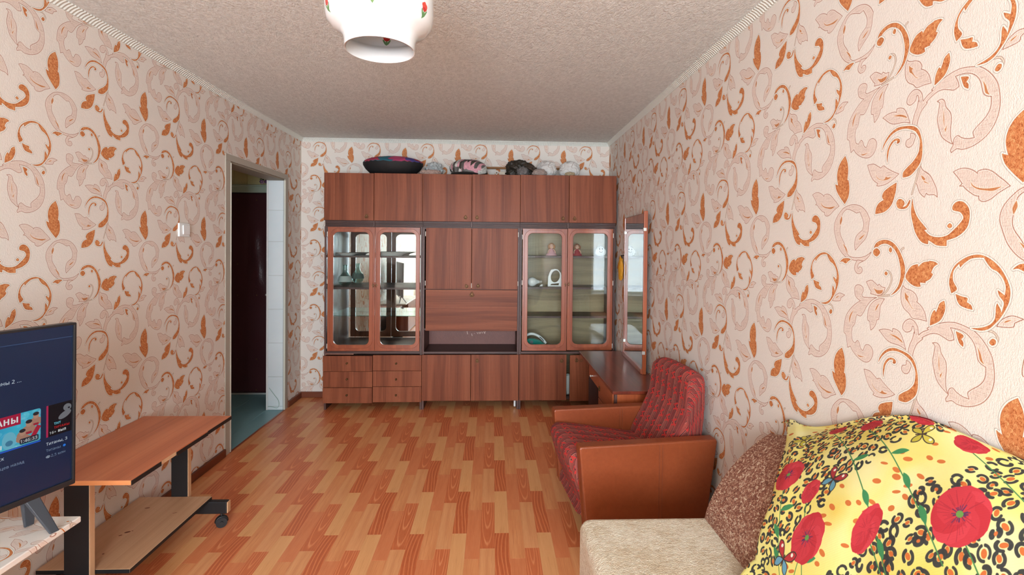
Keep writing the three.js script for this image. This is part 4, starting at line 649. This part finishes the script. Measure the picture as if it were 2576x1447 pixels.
    for (const [j, f] of [[0, 1], [m, 0]]) { const base = P.length / 3; P.push(c.x, c.y, j ? z1 : z0); U.push(0, 0); for (let i = 0; i <= n; i++) { const q = fn(i / n); P.push(c.x + (q.x - c.x) * 0.9, c.y + (q.y - c.y) * 0.9, j ? z1 : z0); U.push(q.x, q.y); } for (let i = 0; i < n; i++) f ? I.push(base, base + i + 2, base + i + 1) : I.push(base, base + i + 1, base + i + 2); }
    const g = new THREE.BufferGeometry(); g.setAttribute('position', new THREE.Float32BufferAttribute(P, 3)); g.setAttribute('uv', new THREE.Float32BufferAttribute(U, 2)); g.setIndex(I); g.computeVertexNormals(); return g; };
  add(t, 'seat', ring(prof, 72, -0.228, 0.252, 24, 0.008), M_cloth);
  const bp = (k) => { const q = [[0.10, 0.30], [0.108, 0.36], [0.18, 0.50], [0.232, 0.62], [0.245, 0.72], [0.258, 0.79], [0.30, 0.812], [0.345, 0.80], [0.36, 0.76], [0.352, 0.55], [0.31, 0.3], [0.2, 0.27]]; return new THREE.SplineCurve([...q, q[0]].map((p) => new THREE.Vector2(...p))).getPoint(k); };
  add(t, 'backrest', ring(bp, 90, -0.222, 0.222, 24, 0.006), M_cloth);
  add(t, 'seat_frame', bx(-0.28, 0.28, 0.07, 0.16, -0.23, 0.254, { r: 0.004 }), M_dark);
}
// ------------------------------------------------------------------ sofa and bedspread
const ryZ = (z) => 0.365 + 0.03 * sm(2.93, 3.06, z) + 0.215 * sm(3.0, 3.62, z);
const backP = (z, th, off = 0) => { const c = Math.pow(Math.cos(th), 4 / 3), s = Math.pow(Math.sin(th), 4 / 3); return new THREE.Vector3(1.17 - (0.335 + off) * c, 0.41 + (ryZ(z) + off) * s, z); };
const THM = 1.24;
{
  const t = thing('sofa', 'corner end of a sofa with a beige plush seat and a curved brown tweed back', 'sofa', [0.74, 0, 4.1]); const O = new THREE.Vector3(0.74, 0, 4.1);
  const loc = (g) => g.translate(-O.x, -O.y, -O.z);
  const beige = std({ map: tex(1024, 1024, (u, v) => { const a = vn(u * 120, v * 300, 120, 300, 3), b = vn(u * 40, v * 90, 40, 90, 5), c = fbm(u, v, 6, 9, 7, 3); return mix3([196, 172, 140], [242, 234, 214], clamp(0.45 * a + 0.5 * b + 0.5 * c - 0.2)); }, true, 1.8, 1.8), bumpMap: tex(512, 512, (u, v) => 255 * vn(u * 150, v * 260, 150, 260, 13), false, 2.5, 2.5), bumpScale: 0.003, roughness: 0.95, });
  const brown = std({ map: tex(1024, 1024, (u, v) => { const a = vn(u * 170, v * 150, 170, 150, 23), b = vn(u * 90, v * 80, 90, 80, 25); const k = clamp(0.65 * a + 0.6 * b - 0.12 + 0.12 * (fbm(u, v, 8, 8, 27, 2) - 0.5)); return k < 0.5 ? mix3([108, 60, 44], [158, 106, 84], k * 2) : mix3([158, 106, 84], [234, 218, 190], k * 2 - 1); }, true, 1.7, 1.7), bumpMap: tex(512, 512, (u, v) => 255 * vn(u * 180, v * 180, 180, 180, 23), false, 2, 2), bumpScale: 0.003, roughness: 0.95 });
  const sg = new RoundedBoxGeometry(0.56, 0.30, 2.05, 6, 0.045); sg.translate(0.345 + 0.28, 0.265, 2.905 + 1.025); add(t, 'seat', loc(uvm(sg, 'y')), beige, 'beige plush seat');
  add(t, 'base', loc(bx(0.38, 1.10, 0.02, 0.12, 2.95, 4.93, { r: 0.006 })), M_dark);
  const back = sheet((s, q) => backP(2.94 + s * 1.98, q * THM), (s, q) => [s * 1.98, q * 0.7], 90, 36, 0.002), endP = [], endI = [], endU = [];
  // closed far end of the back
  const n = 36; endP.push(1.1, 0.41, 2.94); endU.push(0, 0); for (let i = 0; i <= n; i++) { const p = backP(2.94, i / n * THM); endP.push(p.x, p.y, 2.94); endU.push(p.x, p.y); if (i < n) endI.push(0, i + 1, i + 2); }
  const eg = new THREE.BufferGeometry(); eg.setAttribute('position', new THREE.Float32BufferAttribute(endP, 3)); eg.setAttribute('uv', new THREE.Float32BufferAttribute(endU, 2)); eg.setIndex(endI); eg.computeVertexNormals();
  add(t, 'backrest', [loc(plain(back)), loc(plain(eg)), loc(bx(0.86, 1.11, 0.12, 0.43, 2.945, 4.92, { r: 0.01 }))], brown, 'curved brown tweed backrest');
}
{
  const W = 2048, HH = 1400, U0 = 1.7, print = drawn(W, HH, (c) => {
    const X = (u) => u * W, Y = (v) => HH * (1 - (v + 0.55) / 1.62), r = rng(77);   // v: -0.55 on the seat .. 1.07 at the top
    c.fillStyle = 'rgb(236,222,124)'; c.fillRect(0, 0, W, HH);
    const wash = (n, col, a0) => { for (let i = 0; i < n; i++) { const x = r() * W, y = r() * HH, q = 30 + r() * 90, g = c.createRadialGradient(x, y, 0, x, y, q); g.addColorStop(0, col.replace('A', a0 * r())); g.addColorStop(1, col.replace('A', 0)); c.fillStyle = g; c.fillRect(x - q, y - q, 2 * q, 2 * q); } };
    wash(260, 'rgba(246,240,184,A)', 0.9); wash(160, 'rgba(226,186,60,A)', 0.5);
    // diagonal fields of leopard spots between plain washes
    const inField = (x, y) => { const d = (x * 0.86 + y * 0.5) / 330; return Math.sin(d * 3.6 + 0.9 + 0.5 * Math.sin(y / 210)) ; };
    for (let y = -20; y < HH + 20; y += 34) for (let x = -20; x < W + 20; x += 36) {
      const px = x + (r() - 0.5) * 22 + ((y / 34) & 1) * 20, py = y + (r() - 0.5) * 22, f = inField(px, py), rot = r() * 6.3, q = 10 + 6 * r();
      if (f > -0.62) {
        c.save(); c.translate(px, py); c.rotate(rot); c.scale(1, 0.78); if (f > 0.1 || r() > 0.4) { c.fillStyle = 'rgba(204,98,40,.92)'; c.beginPath(); c.ellipse(1, 0, q * 0.62, q * 0.5, 0, 0, 6.3); c.fill(); }
        c.strokeStyle = 'rgba(48,50,50,.95)'; c.lineWidth = 7 + 4.5 * r(); c.lineCap = 'round'; const a = r() * 3; c.beginPath(); c.arc(0, 0, q, a, a + 1.7 + r() * 1.1); c.stroke(); c.beginPath(); c.arc(0, 0, q, a + 3.1 + r() * 0.4, a + 4.5 + r() * 0.9); c.stroke(); c.restore();
      } else if (r() > 0.62) { c.save(); c.translate(px, py); c.rotate(0.6 + r() * 0.8); c.fillStyle = 'rgba(206,104,44,.9)'; c.beginPath(); c.ellipse(0, 0, 4 + 4 * r(), 9 + 7 * r(), 0.4, 0, 6.3); c.fill(); c.restore(); }
    }
    const stem = (a, b, bow) => { const x0 = X(a[0]), y0 = Y(a[1]), x1 = X(b[0]), y1 = Y(b[1]); c.strokeStyle = 'rgb(70,132,76)'; c.lineWidth = 3; c.beginPath(); c.moveTo(x0, y0); c.quadraticCurveTo((x0 + x1) / 2 + bow, (y0 + y1) / 2, x1, y1); c.stroke(); for (const k of [0.35, 0.6, 0.8]) { const x = lerp(x0, x1, k) + bow * 0.45, y = lerp(y0, y1, k), d = k * 10 % 2 > 1 ? 1 : -1; c.fillStyle = 'rgb(62,138,84)'; c.beginPath(); c.moveTo(x, y); c.quadraticCurveTo(x + 14 * d, y - 34, x + 46 * d, y - 30); c.quadraticCurveTo(x + 34 * d, y - 4, x, y); c.fill(); } };
    stem([0.206, 0.78], [0.50, 0.34], 30); stem([0.284, 0.79], [0.52, 0.5], 20); stem([0.403, 0.46], [0.66, 0.1], 40); stem([0.276, 0.46], [0.44, -0.05], -30); stem([0.453, 0.82], [0.72, 0.56], 20); stem([0.317, 0.33], [0.36, -0.2], -20); stem([0.506, 0.6], [0.74, 0.25], 20); stem([0.7, 0.8], [0.9, 0.3], 30); stem([0.206, 0.5], [0.3, 0.16], -10);
    const poppy = (u, v, q, e = 1, seen = true) => { q *= 0.76; const x = X(u), y = Y(v); c.save(); c.translate(x, y); c.scale(e, 1); for (let k = 0; k < 7; k++) { const a = k * 0.9 + u * 9; c.fillStyle = ['rgb(198,52,62)', 'rgb(206,60,70)', 'rgb(190,44,54)'][k % 3]; c.beginPath(); const X0 = 0.36 * q * Math.cos(a), Y0 = 0.36 * q * Math.sin(a); for (let i = 0; i <= 26; i++) { const b = i / 26 * 6.283, rr = q * (0.62 + 0.05 * r()); c.lineTo(X0 + rr * Math.cos(b), Y0 + rr * Math.sin(b)); } c.fill(); }
      c.strokeStyle = 'rgba(160,34,48,.5)'; c.lineWidth = 2; for (let i = 0; i < 40; i++) { const a = r() * 6.3, m = q * (0.3 + 0.6 * r()); c.beginPath(); c.moveTo(m * 0.4 * Math.cos(a), m * 0.4 * Math.sin(a)); c.lineTo(m * Math.cos(a), m * Math.sin(a)); c.stroke(); }
      if (seen) { c.strokeStyle = 'rgba(70,40,90,.7)'; c.lineWidth = 2.4; for (let i = 0; i < 22; i++) { const a = r() * 6.3, m = q * (0.2 + 0.16 * r()); c.beginPath(); c.moveTo(0, 0); c.lineTo(m * Math.cos(a), m * Math.sin(a)); c.stroke(); } c.fillStyle = 'rgb(104,150,70)'; c.beginPath(); c.ellipse(0, 0, q * 0.13, q * 0.11, 0, 0, 6.3); c.fill(); } c.restore(); };
    poppy(0.506, 0.621, 92); poppy(0.317, 0.349, 92, 0.9); poppy(0.403, 0.466, 82, 0.62, false); poppy(0.206, 0.512, 80, 0.95); poppy(0.276, 0.481, 52, 0.8, false); poppy(0.206, 0.812, 44, 1.2, false); poppy(0.284, 0.822, 48, 1.2, false); poppy(0.375, 0.885, 52, 1.2, false); poppy(0.455, 0.845, 50, 1.3, false); poppy(0.72, 0.7, 90); poppy(0.66, 0.3, 84); poppy(0.85, 0.5, 92); poppy(0.5, 0.0, 86); poppy(0.2, -0.2, 80); poppy(0.7, -0.15, 86); poppy(0.92, 0.85, 70);
    const fly = (u, v, q, rot, c1, c2) => { c.save(); c.translate(X(u), Y(v)); c.rotate(rot); for (const k of [-1, 1]) { c.fillStyle = c1; c.beginPath(); c.moveTo(0, 0); c.quadraticCurveTo(k * q * 0.5, -q * 1.1, k * q, -q * 0.8); c.quadraticCurveTo(k * q * 1.05, -q * 0.1, 0, 0); c.fill(); c.strokeStyle = 'rgb(60,52,44)'; c.lineWidth = 3; c.stroke(); c.fillStyle = c2; c.beginPath(); c.moveTo(0, 0); c.quadraticCurveTo(k * q * 0.9, 0, k * q * 0.7, q * 0.75); c.quadraticCurveTo(k * q * 0.2, q * 0.8, 0, 0); c.fill(); c.stroke(); c.fillStyle = 'rgb(236,232,214)'; c.beginPath(); c.arc(k * q * 0.62, -q * 0.6, q * 0.12, 0, 6.3); c.fill(); } c.strokeStyle = 'rgb(70,50,40)'; c.lineWidth = 5; c.beginPath(); c.moveTo(0, -q * 0.3); c.lineTo(0, q * 0.5); c.stroke(); c.restore(); };
    fly(0.153, 0.714, 44, 1.5, 'rgb(190,180,60)', 'rgb(200,186,70)'); fly(0.305, 0.543, 40, 0.2, 'rgb(166,48,52)', 'rgb(96,150,170)'); fly(0.288, 0.249, 46, 0.1, 'rgb(178,48,52)', 'rgb(104,160,186)'); fly(0.391, 0.799, 40, 1.0, 'rgb(206,190,70)', 'rgb(190,176,60)'); fly(0.8, 0.2, 44, 0.4, 'rgb(178,48,52)', 'rgb(104,160,186)');
  });
  const M_spread = phys({ map: print, roughness: 0.85, bumpMap: tex(256, 256, (u, v) => 127 + 50 * Math.sin(u * 6.2832 * 64) * Math.sin(v * 6.2832 * 64), false, 4, 3), bumpScale: 0.0006 });
  const edge = (v) => v > 0.9 ? 2.972 : v > 0.66 ? lerp(3.154, 2.972, (v - 0.66) / 0.24) : v > 0.4 ? lerp(3.293, 3.154, (v - 0.4) / 0.26) : v > 0 ? lerp(3.33, 3.293, v / 0.4) : 3.33;
  const nu = 150, nv = 120, S = (s, q) => {
    const v = -0.5 + q * 1.47, z = lerp(edge(clamp(v, -1, 1)), 4.68, s), u = (z - 2.95) / U0; return [u, v, z]; };
  const g = sheet((s, q) => {
    const [u, v, z] = S(s, q); let p;
    const fold = 0.007 * Math.sin((z * 9 + v * 7)) + 0.008 * perlin.noise(z * 5, v * 4, 2) + 0.010 * Math.exp(-((z - edge(clamp(v, 0, 1)) - 0.05) ** 2) / 0.0012) * sm(0.2, 0.7, v);
    const off = 0.020 + fold * (v > 0.9 ? 0.4 : 1);
    const th = Math.max(v, 0.0001) * Math.PI / 2, bp = backP(z, Math.min(th, 1.42), off);
    if (v >= 0.16) p = bp; else { // off the back and over the seat, bridging the crease
      const a = backP(z, 0.16 * Math.PI / 2, off), k = clamp((0.16 - v) / 0.66), bx0 = lerp(a.x, 0.40, k), ys = 0.424 + 0.4 * fold; p = new THREE.Vector3(bx0 - 0.06 * Math.sin(k * 3.14) * 0, lerp(a.y, ys, sm(0, 0.22, k)), z); }
    if (p.x > 1.118) p.x = 1.118;
    return p; }, (s, q) => { const [u, v] = S(s, q); return [u, (v + 0.55) / 1.62]; }, nu, nv, 0.003);
  tag(add(scene, 'bedspread', g, M_spread), 'yellow bedspread with leopard spots, red poppies and butterflies thrown over the sofa back', 'bedspread');
}
// ------------------------------------------------------------------ computer desk on castors
{
  const top = std({ map: veneer(1024, 512, [[176, 96, 62], [198, 116, 78], [212, 132, 92], [160, 84, 54]], { seed: 51, fx: 9, mx: 0.6, my: 1.6 }), roughness: 0.4 });
  const pale = std({ map: veneer(1024, 512, [[186, 144, 106], [204, 162, 124], [216, 176, 138]], { seed: 55, fx: 9, mx: 0.6, my: 1.6 }), roughness: 0.5 });
  const t = thing('computer_desk', 'low wood-topped desk on castors with a lower shelf and black leg panels', 'desk', [-1.62, 0, 2.5]); const O = [-1.62, 0, 2.5], L = (g) => g.translate(-O[0], -O[1], -O[2]);
  const x0 = XL + 0.004, x1 = -1.388, z0 = 2.142, z1 = 2.872, yt = 0.553;
  add(t, 'desk_top', L(bx(x0, x1, yt - 0.018, yt, z0, z1, { grain: 'z', r: 0.0012 })), top);
  // worn black edge band, torn off over one stretch
  const band = [[2.142, 2.36, 0.0], [2.36, 2.60, 0.004], [2.70, 2.872, 0.001]].map(([a, b, d]) => L(bx(x1 - 0.0005, x1 + 0.0022, yt - 0.019 - d, yt - 0.001 - d, a, b, { r: 0.0006 })));
  add(t, 'edge_band', band, M_black, 'black edge band coming loose');
  add(t, 'edge_chip', L(bx(x1 - 0.0006, x1 + 0.0008, yt - 0.017, yt - 0.001, 2.601, 2.698, { r: 0.0004 })), pale, 'bare chipboard where the band is torn');
  add(t, 'end_band', L(bx(x0, x1, yt - 0.018, yt - 0.0008, z1, z1 + 0.0018, { r: 0.0005, grain: 'x' })), std({ map: veneer(256, 256, [[206, 128, 76], [222, 148, 96], [232, 164, 112]], { seed: 58 }), roughness: 0.4 }));
  const sx0 = XL + 0.021, sx1 = -1.458, sz0 = 2.2, sz1 = 2.782;
  add(t, 'lower_shelf', L(bx(sx0, sx1, 0.134, 0.15, sz0, sz1, { grain: 'z', r: 0.001 })), pale);
  add(t, 'shelf_edge', [L(bx(sx1, sx1 + 0.002, 0.133, 0.148, sz0, sz1)), L(bx(sx0, sx1, 0.133, 0.149, sz1, sz1 + 0.002))], M_black);
  const marks = []; for (const [x, z, a, b, q] of [[-1.655, 2.52, 0.012, 0.006, 0.5], [-1.668, 2.545, 0.007, 0.003, 0.4], [-1.64, 2.51, 0.004, 0.002, 0], [-1.71, 2.31, 0.012, 0.004, 0.2], [-1.545, 2.36, 0.010, 0.0015, 0.3], [-1.64, 2.68, 0.004, 0.004, 0]]) { const m = new THREE.CylinderGeometry(1, 1, 0.0006, 12); m.scale(a, 1, b); m.rotateY(q); m.translate(x, 0.1502, z); marks.push(L(m)); }
  add(t, 'dark_chips', marks, M_board, 'dark chips in the shelf surface');
  const leg = (zc, x0l, x1l) => {
    add(t, 'leg_panel', L(bx(x0l, x1l - 0.004, 0.075, yt - 0.018, zc - 0.0125, zc + 0.0125, { r: 0.001 })), M_black);
    add(t, 'leg_edge', L(bx(x1l - 0.004, x1l, 0.075, yt - 0.018, zc - 0.0128, zc + 0.0122, { r: 0.001 })), pale, 'pale edge strip of the leg panel');
    add(t, 'foot_bar', L(bx(XL + 0.03, -1.366, 0.07, 0.135, zc + (zc > 2.5 ? 0.0125 : 0.0125 - 0.0), zc + 0.0425, { r: 0.006, seg: 2 })), M_black);
    add(t, 'foot_edge', L(bx(-1.3665, -1.360, 0.075, 0.132, zc + 0.013, zc + 0.042, { r: 0.003 })), pale, 'pale edge of the foot');
    for (const x of [XL + 0.08, -1.40]) {
      const w = cyl(0.026, 0.026, 0.018, 0, 0, 0, 24, 'z'), w2 = w.clone(); w.translate(0, 0, 0.011); w2.translate(0, 0, -0.011); const hub = cyl(0.008, 0.008, 0.05, 0, 0, 0, 12, 'z'), st = cyl(0.006, 0.006, 0.03, 0, 0.036, 0, 10), hood = new THREE.TorusGeometry(0.026, 0.006, 8, 16, Math.PI); hood.scale(1, 1, 2.4);
      const c = add(t, 'castor', merge([w, w2, hub, st, hood]), M_black); c.position.set(x - O[0], 0.0262, zc + 0.027 - O[2]); c.rotation.y = 0.5;
    }
  };
  leg(2.186, -1.665, -1.578); leg(2.800, -1.690, -1.590);
}
// ------------------------------------------------------------------ TV table and TV
{
  const t = thing('tv_table', 'narrow TV table covered with scroll-patterned film along the left wall', 'table', [-1.61, 0, 3.75]); const O = [-1.61, 0, 3.75], L = (g) => g.translate(-O[0], -O[1], -O[2]);
  const film = phys({ map: wallpaper, roughness: 0.3, specularIntensity: 0.8 });
  const g = setUV(bx(XL + 0.004, -1.372, 0.532, 0.552, 3.122, 4.5, { r: 0.004, seg: 2 }), (p) => [(p.z * 0.6 + p.x) / 0.52 + 0.35, (p.x * 0.5 - p.z) / 0.50 + p.y * 2]);
  add(t, 'table_top', L(g), film);
  add(t, 'base_box', [L(bx(XL + 0.03, -1.42, 0, 0.53, 3.62, 3.64)), L(bx(XL + 0.03, -1.42, 0, 0.53, 4.40, 4.42)), L(bx(XL + 0.03, XL + 0.05, 0, 0.53, 3.64, 4.40)), L(bx(-1.44, -1.42, 0.02, 0.53, 3.64, 4.40))], M_cab);
}
{
  const ang = Math.atan2(0.0645, 0.2), t = thing('television', 'flat black television showing a dark blue video menu on the patterned table', 'television', [-1.565, 0.5535, 3.556]);
  // local x runs along the screen from the far end (+x) to the near end, local z faces the room
  t.rotation.set(0, Math.PI / 2 - ang, 0); t.rotation.order = 'YXZ'; t.rotation.x = 0.015;
  const w = 0.962, h = 0.548, y0 = 0.099, b = 0.008;
  add(t, 'cabinet_back', bx(-w / 2, w / 2, y0, y0 + h, -0.02, -0.002, { r: 0.003 }), M_black);
  add(t, 'electronics_hump', bx(-0.34, 0.34, y0 + 0.01, y0 + 0.28, -0.06, -0.02, { r: 0.012, seg: 2 }), M_black);
  const s = new THREE.Shape(); roundedRect(s, -w / 2, w / 2, y0, y0 + h, 0.004); const hole = new THREE.Path(); roundedRect(hole, -w / 2 + b, w / 2 - b, y0 + 0.018, y0 + h - b, 0.001, true); s.holes.push(hole);
  add(t, 'bezel', extr(s, 0.012, 0.002, -0.004), std({ color: rgb(30, 30, 32), roughness: 0.35 }));
  const sw = w - 2 * b, sh = h - 0.018 - b;
  const screen = drawn(2048, Math.round(2048 * sh / sw), (c, W, HH) => {
    const g = c.createLinearGradient(0, 0, W, HH); g.addColorStop(0, 'rgb(24,40,66)'); g.addColorStop(0.5, 'rgb(22,44,78)'); g.addColorStop(1, 'rgb(22,40,72)'); c.fillStyle = g; c.fillRect(0, 0, W, HH);
    const X = (d) => W - d / sw * W, Y = (f) => f * HH, txt = (str, d, f, px, col, font = 'sans-serif', align = 'left') => { c.font = px + 'px ' + font; c.fillStyle = col; c.textAlign = align; c.fillText(str, X(d), Y(f)); };
    c.fillStyle = 'rgb(70,104,150)'; c.fillRect(0, Y(0.072), W, 3);
    txt('Титаны 2 ...', 0.139, 0.300, 34, 'rgb(220,232,240)', 'sans-serif', 'right');
    // thumbnail with athletes
    const x0 = X(0.272), x1 = X(0.0885), ya = Y(0.485), yb = Y(0.682); c.save(); c.beginPath(); c.roundRect(x0, ya, x1 - x0, yb - ya, 14); c.clip();
    const tg = c.createLinearGradient(x0, ya, x1, yb); tg.addColorStop(0, 'rgb(20,120,190)'); tg.addColorStop(0.6, 'rgb(60,190,220)'); tg.addColorStop(1, 'rgb(90,170,190)'); c.fillStyle = tg; c.fillRect(x0, ya, x1 - x0, yb - ya);
    const r = rng(4); for (let i = 0; i < 60; i++) { c.fillStyle = `rgba(${120 + 120 * r()},${200 + 50 * r()},250,.25)`; c.beginPath(); c.ellipse(x0 + r() * (x1 - x0), ya + r() * (yb - ya), 20 * r() + 4, 12 * r() + 3, r() * 3, 0, 6.3); c.fill(); }
    const man = (cx, cy, q, arm) => { c.fillStyle = 'rgb(176,132,112)'; c.beginPath(); c.ellipse(cx, cy + q * 1.3, q * 1.25, q * 0.95, 0.1, 0, 6.3); c.fill(); c.beginPath(); c.ellipse(cx + arm * q * 1.2, cy + q * 1.5, q * 0.45, q * 1.1, arm * -0.9, 0, 6.3); c.fill(); c.fillStyle = 'rgb(190,146,124)'; c.beginPath(); c.ellipse(cx, cy, q * 0.55, q * 0.72, 0, 0, 6.3); c.fill(); c.fillStyle = 'rgb(46,40,44)'; c.beginPath(); c.ellipse(cx, cy - q * 0.42, q * 0.58, q * 0.4, 0, 0, 6.3); c.fill(); c.fillStyle = 'rgb(170,40,60)'; c.fillRect(cx - q * 0.5, cy + q * 1.7, q, q * 0.5); };
    man(x0 + (x1 - x0) * 0.93, ya + 44, 30, 1); man(x0 + (x1 - x0) * 0.83, ya + 86, 32, -1); man(x0 + (x1 - x0) * 0.74, ya + 136, 30, 1);
    c.fillStyle = 'rgb(110,190,214)'; c.beginPath(); c.ellipse(x0 + (x1 - x0) * 0.56, yb - 56, 38, 58, 0, 0, 6.3); c.fill(); c.fillStyle = 'rgba(30,90,130,.6)'; c.beginPath(); c.ellipse(x0 + (x1 - x0) * 0.56, yb - 40, 20, 18, 0, 0, 6.3); c.fill(); c.fillStyle = 'rgb(180,34,60)'; c.save(); c.translate(x0 + (x1 - x0) * 0.93, yb - 70); c.rotate(0.5); c.fillRect(-14, -40, 28, 90); c.restore();
    c.fillStyle = 'rgb(178,24,64)'; c.fillRect(x0, ya, (x1 - x0) * 0.715, 74); c.restore();
    c.font = 'bold 54px sans-serif'; c.fillStyle = 'rgb(235,240,240)'; c.textAlign = 'right'; c.fillText('ТИТАНЫ', x0 + (x1 - x0) * 0.69, ya + 58);
    c.font = 'bold 40px sans-serif'; c.fillText('ТИТАНЫ', x0 + (x1 - x0) * 0.47, yb - 12);
    c.fillStyle = 'rgba(20,30,46,.85)'; c.beginPath(); c.roundRect(x1 - 118, yb - 46, 106, 38, 8); c.fill(); c.font = '30px sans-serif'; c.fillStyle = 'rgb(230,236,236)'; c.fillText('1:46:33', x1 - 18, yb - 16);
    c.fillStyle = 'rgb(24,96,220)'; c.fillRect(x0, yb + 2, x1 - x0, 9);
    txt('1 выпуск', 0.181, 0.735, 32, 'rgb(216,228,236)', 'sans-serif', 'right'); txt('5 месяцев назад', 0.131, 0.79, 28, 'rgb(140,160,184)', 'sans-serif', 'right');
    // second thumbnail
    const a0 = X(0.0735); c.fillStyle = 'rgb(14,14,20)'; c.fillRect(a0, ya, W - a0, yb - ya); c.fillStyle = 'rgb(190,40,86)'; c.fillRect(a0, ya, 12, yb - ya); c.fillStyle = 'rgb(120,122,128)'; c.beginPath(); c.ellipse(W - 30, ya + 44, 26, 26, 0.4, 0, 6.3); c.fill(); c.beginPath(); c.ellipse(W - 46, ya + 92, 44, 22, -0.5, 0, 6.3); c.fill(); c.fillStyle = 'rgb(30,30,38)'; c.beginPath(); c.ellipse(W - 20, ya + 50, 7, 6, 0, 0, 6.3); c.fill();
    c.font = 'bold 24px sans-serif'; c.textAlign = 'left'; c.fillStyle = 'rgb(120,220,240)'; c.fillText('ТНТ', a0 + 46, yb - 74); c.fillStyle = 'rgb(214,30,30)'; c.fillText('ТИТАНЫ', a0 + 46, yb - 46); c.fillStyle = 'rgb(240,244,244)'; c.fillText('ВЫП', a0 + 70, yb - 16); c.font = '26px sans-serif'; c.fillText('16+', a0 + 18, yb - 16);
    txt('Титаны, 3', 0.0735, 0.733, 29, 'rgb(226,234,240)'); txt('Титаны', 0.0735, 0.772, 26, 'rgb(136,156,180)'); c.fillStyle = 'rgb(40,130,240)'; c.beginPath(); c.arc(X(0.0735) + 112, Y(0.772) - 9, 9, 0, 6.3); c.fill(); txt('2,5 млн', 0.060, 0.812, 26, 'rgb(136,156,180)'); c.strokeStyle = 'rgb(190,204,216)'; c.lineWidth = 3; c.beginPath(); c.ellipse(X(0.0735) + 12, Y(0.812) - 9, 11, 7, 0, 0, 6.3); c.stroke(); c.beginPath(); c.arc(X(0.0735) + 12, Y(0.812) - 9, 3, 0, 6.3); c.stroke();
  });
  const sg = new THREE.BoxGeometry(sw, sh, 0.003); sg.translate(0, y0 + 0.018 + sh / 2, -0.0005);
  add(t, 'screen', sg, std({ color: rgb(6, 8, 12), roughness: 0.2, emissive: new THREE.Color(1, 1, 1), emissiveMap: screen, emissiveIntensity: 0.36 }));
  for (const x of [0.36, -0.36]) for (const k of [1, -1]) {
    const s2 = poly([[-0.012, 0], [0.012, 0], [0.02, 0.115], [-0.02, 0.115]]); const g = extr(s2, 0.014, 0.003, -0.007), p = g.attributes.position; for (let i = 0; i < p.count; i++) { const y = p.getY(i); p.setZ(i, p.getZ(i) * (0.8 + 0.6 * y / 0.115) + (k > 0 ? 0.085 : -0.03) * (1 - y / 0.115) - 0.012); p.setX(i, p.getX(i) + Math.sign(x) * 0.02 * (1 - y / 0.115)); } g.computeVertexNormals(); g.translate(x, 0, 0);
    add(t, 'leg', g, std({ color: rgb(58, 62, 68), roughness: 0.35 }));
  }
}
// ------------------------------------------------------------------ light switch
{
  const t = thing('light_switch', 'square white light switch on the left wall before the doorway', 'switch', [XL, 1.552, 1.811]);
  add(t, 'switch_plate', bx(0, 0.012, -0.040, 0.040, -0.049, 0.049, { r: 0.003, seg: 2 }), M_white); add(t, 'rocker', bx(0.012, 0.019, -0.027, 0.028, -0.040, 0.022, { r: 0.002 }).rotateZ(0.02), M_white);
  const d = new THREE.SphereGeometry(0.0022, 8, 6); d.translate(0.0125, -0.022, -0.041); add(t, 'indicator', d, M_hinge);
}
// ------------------------------------------------------------------ ceiling lamp (switched off)
{
  const t = thing('pendant_lamp', 'white opal glass pendant lamp with painted red flowers under the ceiling', 'lamp', [-0.325, 2.022, 3.4]);
  const glass = drawn(1536, 256, (c, w, h) => {
    c.fillStyle = 'rgb(240,242,242)'; c.fillRect(0, 0, w, h);
    for (let i = 0; i < 6; i++) { const x = (i + 0.5) * w / 6, y = h * 0.74; c.fillStyle = 'rgb(96,140,84)'; for (const [dx, a] of [[-10, -0.5], [10, 0.5], [0, 0]]) { c.save(); c.translate(x + dx, y + 26); c.rotate(a); c.beginPath(); c.ellipse(0, 0, 5, 20, 0, 0, 6.3); c.fill(); c.restore(); } for (const [dx, dy, q] of [[0, 0, 17], [-9, -9, 11], [9, -8, 11], [0, -16, 10]]) { c.fillStyle = q > 12 ? 'rgb(196,36,34)' : 'rgb(220,66,50)'; c.beginPath(); c.arc(x + dx, y + dy, q, 0, 6.3); c.fill(); } }
  });
  const outer = [[0.097, 0.0], [0.098, 0.02], [0.1, 0.032], [0.108, 0.046], [0.128, 0.058], [0.143, 0.072], [0.149, 0.092], [0.15, 0.15], [0.146, 0.185], [0.13, 0.21], [0.095, 0.236], [0.06, 0.25]], inner = outer.slice().reverse().map(([r, y]) => [r - 0.0045, y + (y < 0.01 ? 0 : 0.001)]);
  const g = lathe([...outer, ...inner, outer[0]], 72), p = g.attributes.position, uv = new Float32Array(p.count * 2); for (let i = 0; i < p.count; i++) { const a = g.attributes.uv.getX(i); uv[i * 2] = a + 0.07; uv[i * 2 + 1] = clamp((p.getY(i) - 0.055) / 0.15); } g.setAttribute('uv', new THREE.BufferAttribute(uv, 2));
  add(t, 'glass_shade', g, phys({ map: glass, roughness: 0.12, transmission: 0.18, thickness: 0, clearcoat: 0.6 }));
  add(t, 'socket', [cyl(0.03, 0.034, 0.07, 0, 0.275, 0, 24), cyl(0.062, 0.062, 0.008, 0, 0.25, 0, 32)], M_white);
  add(t, 'cord', cyl(0.004, 0.004, 0.14, 0, 0.375, 0, 10), M_white); add(t, 'ceiling_rose', lathe([[0, 0.43], [0.03, 0.432], [0.05, 0.455], [0.052, 0.474], [0, 0.474]], 32), M_white);
  add(t, 'bulb', lathe([[0, 0.12], [0.018, 0.124], [0.028, 0.142], [0.026, 0.17], [0.016, 0.2], [0.013, 0.245]], 24), std({ color: rgb(226, 226, 220), roughness: 0.2 }));
}
renderer.render(scene, camera);
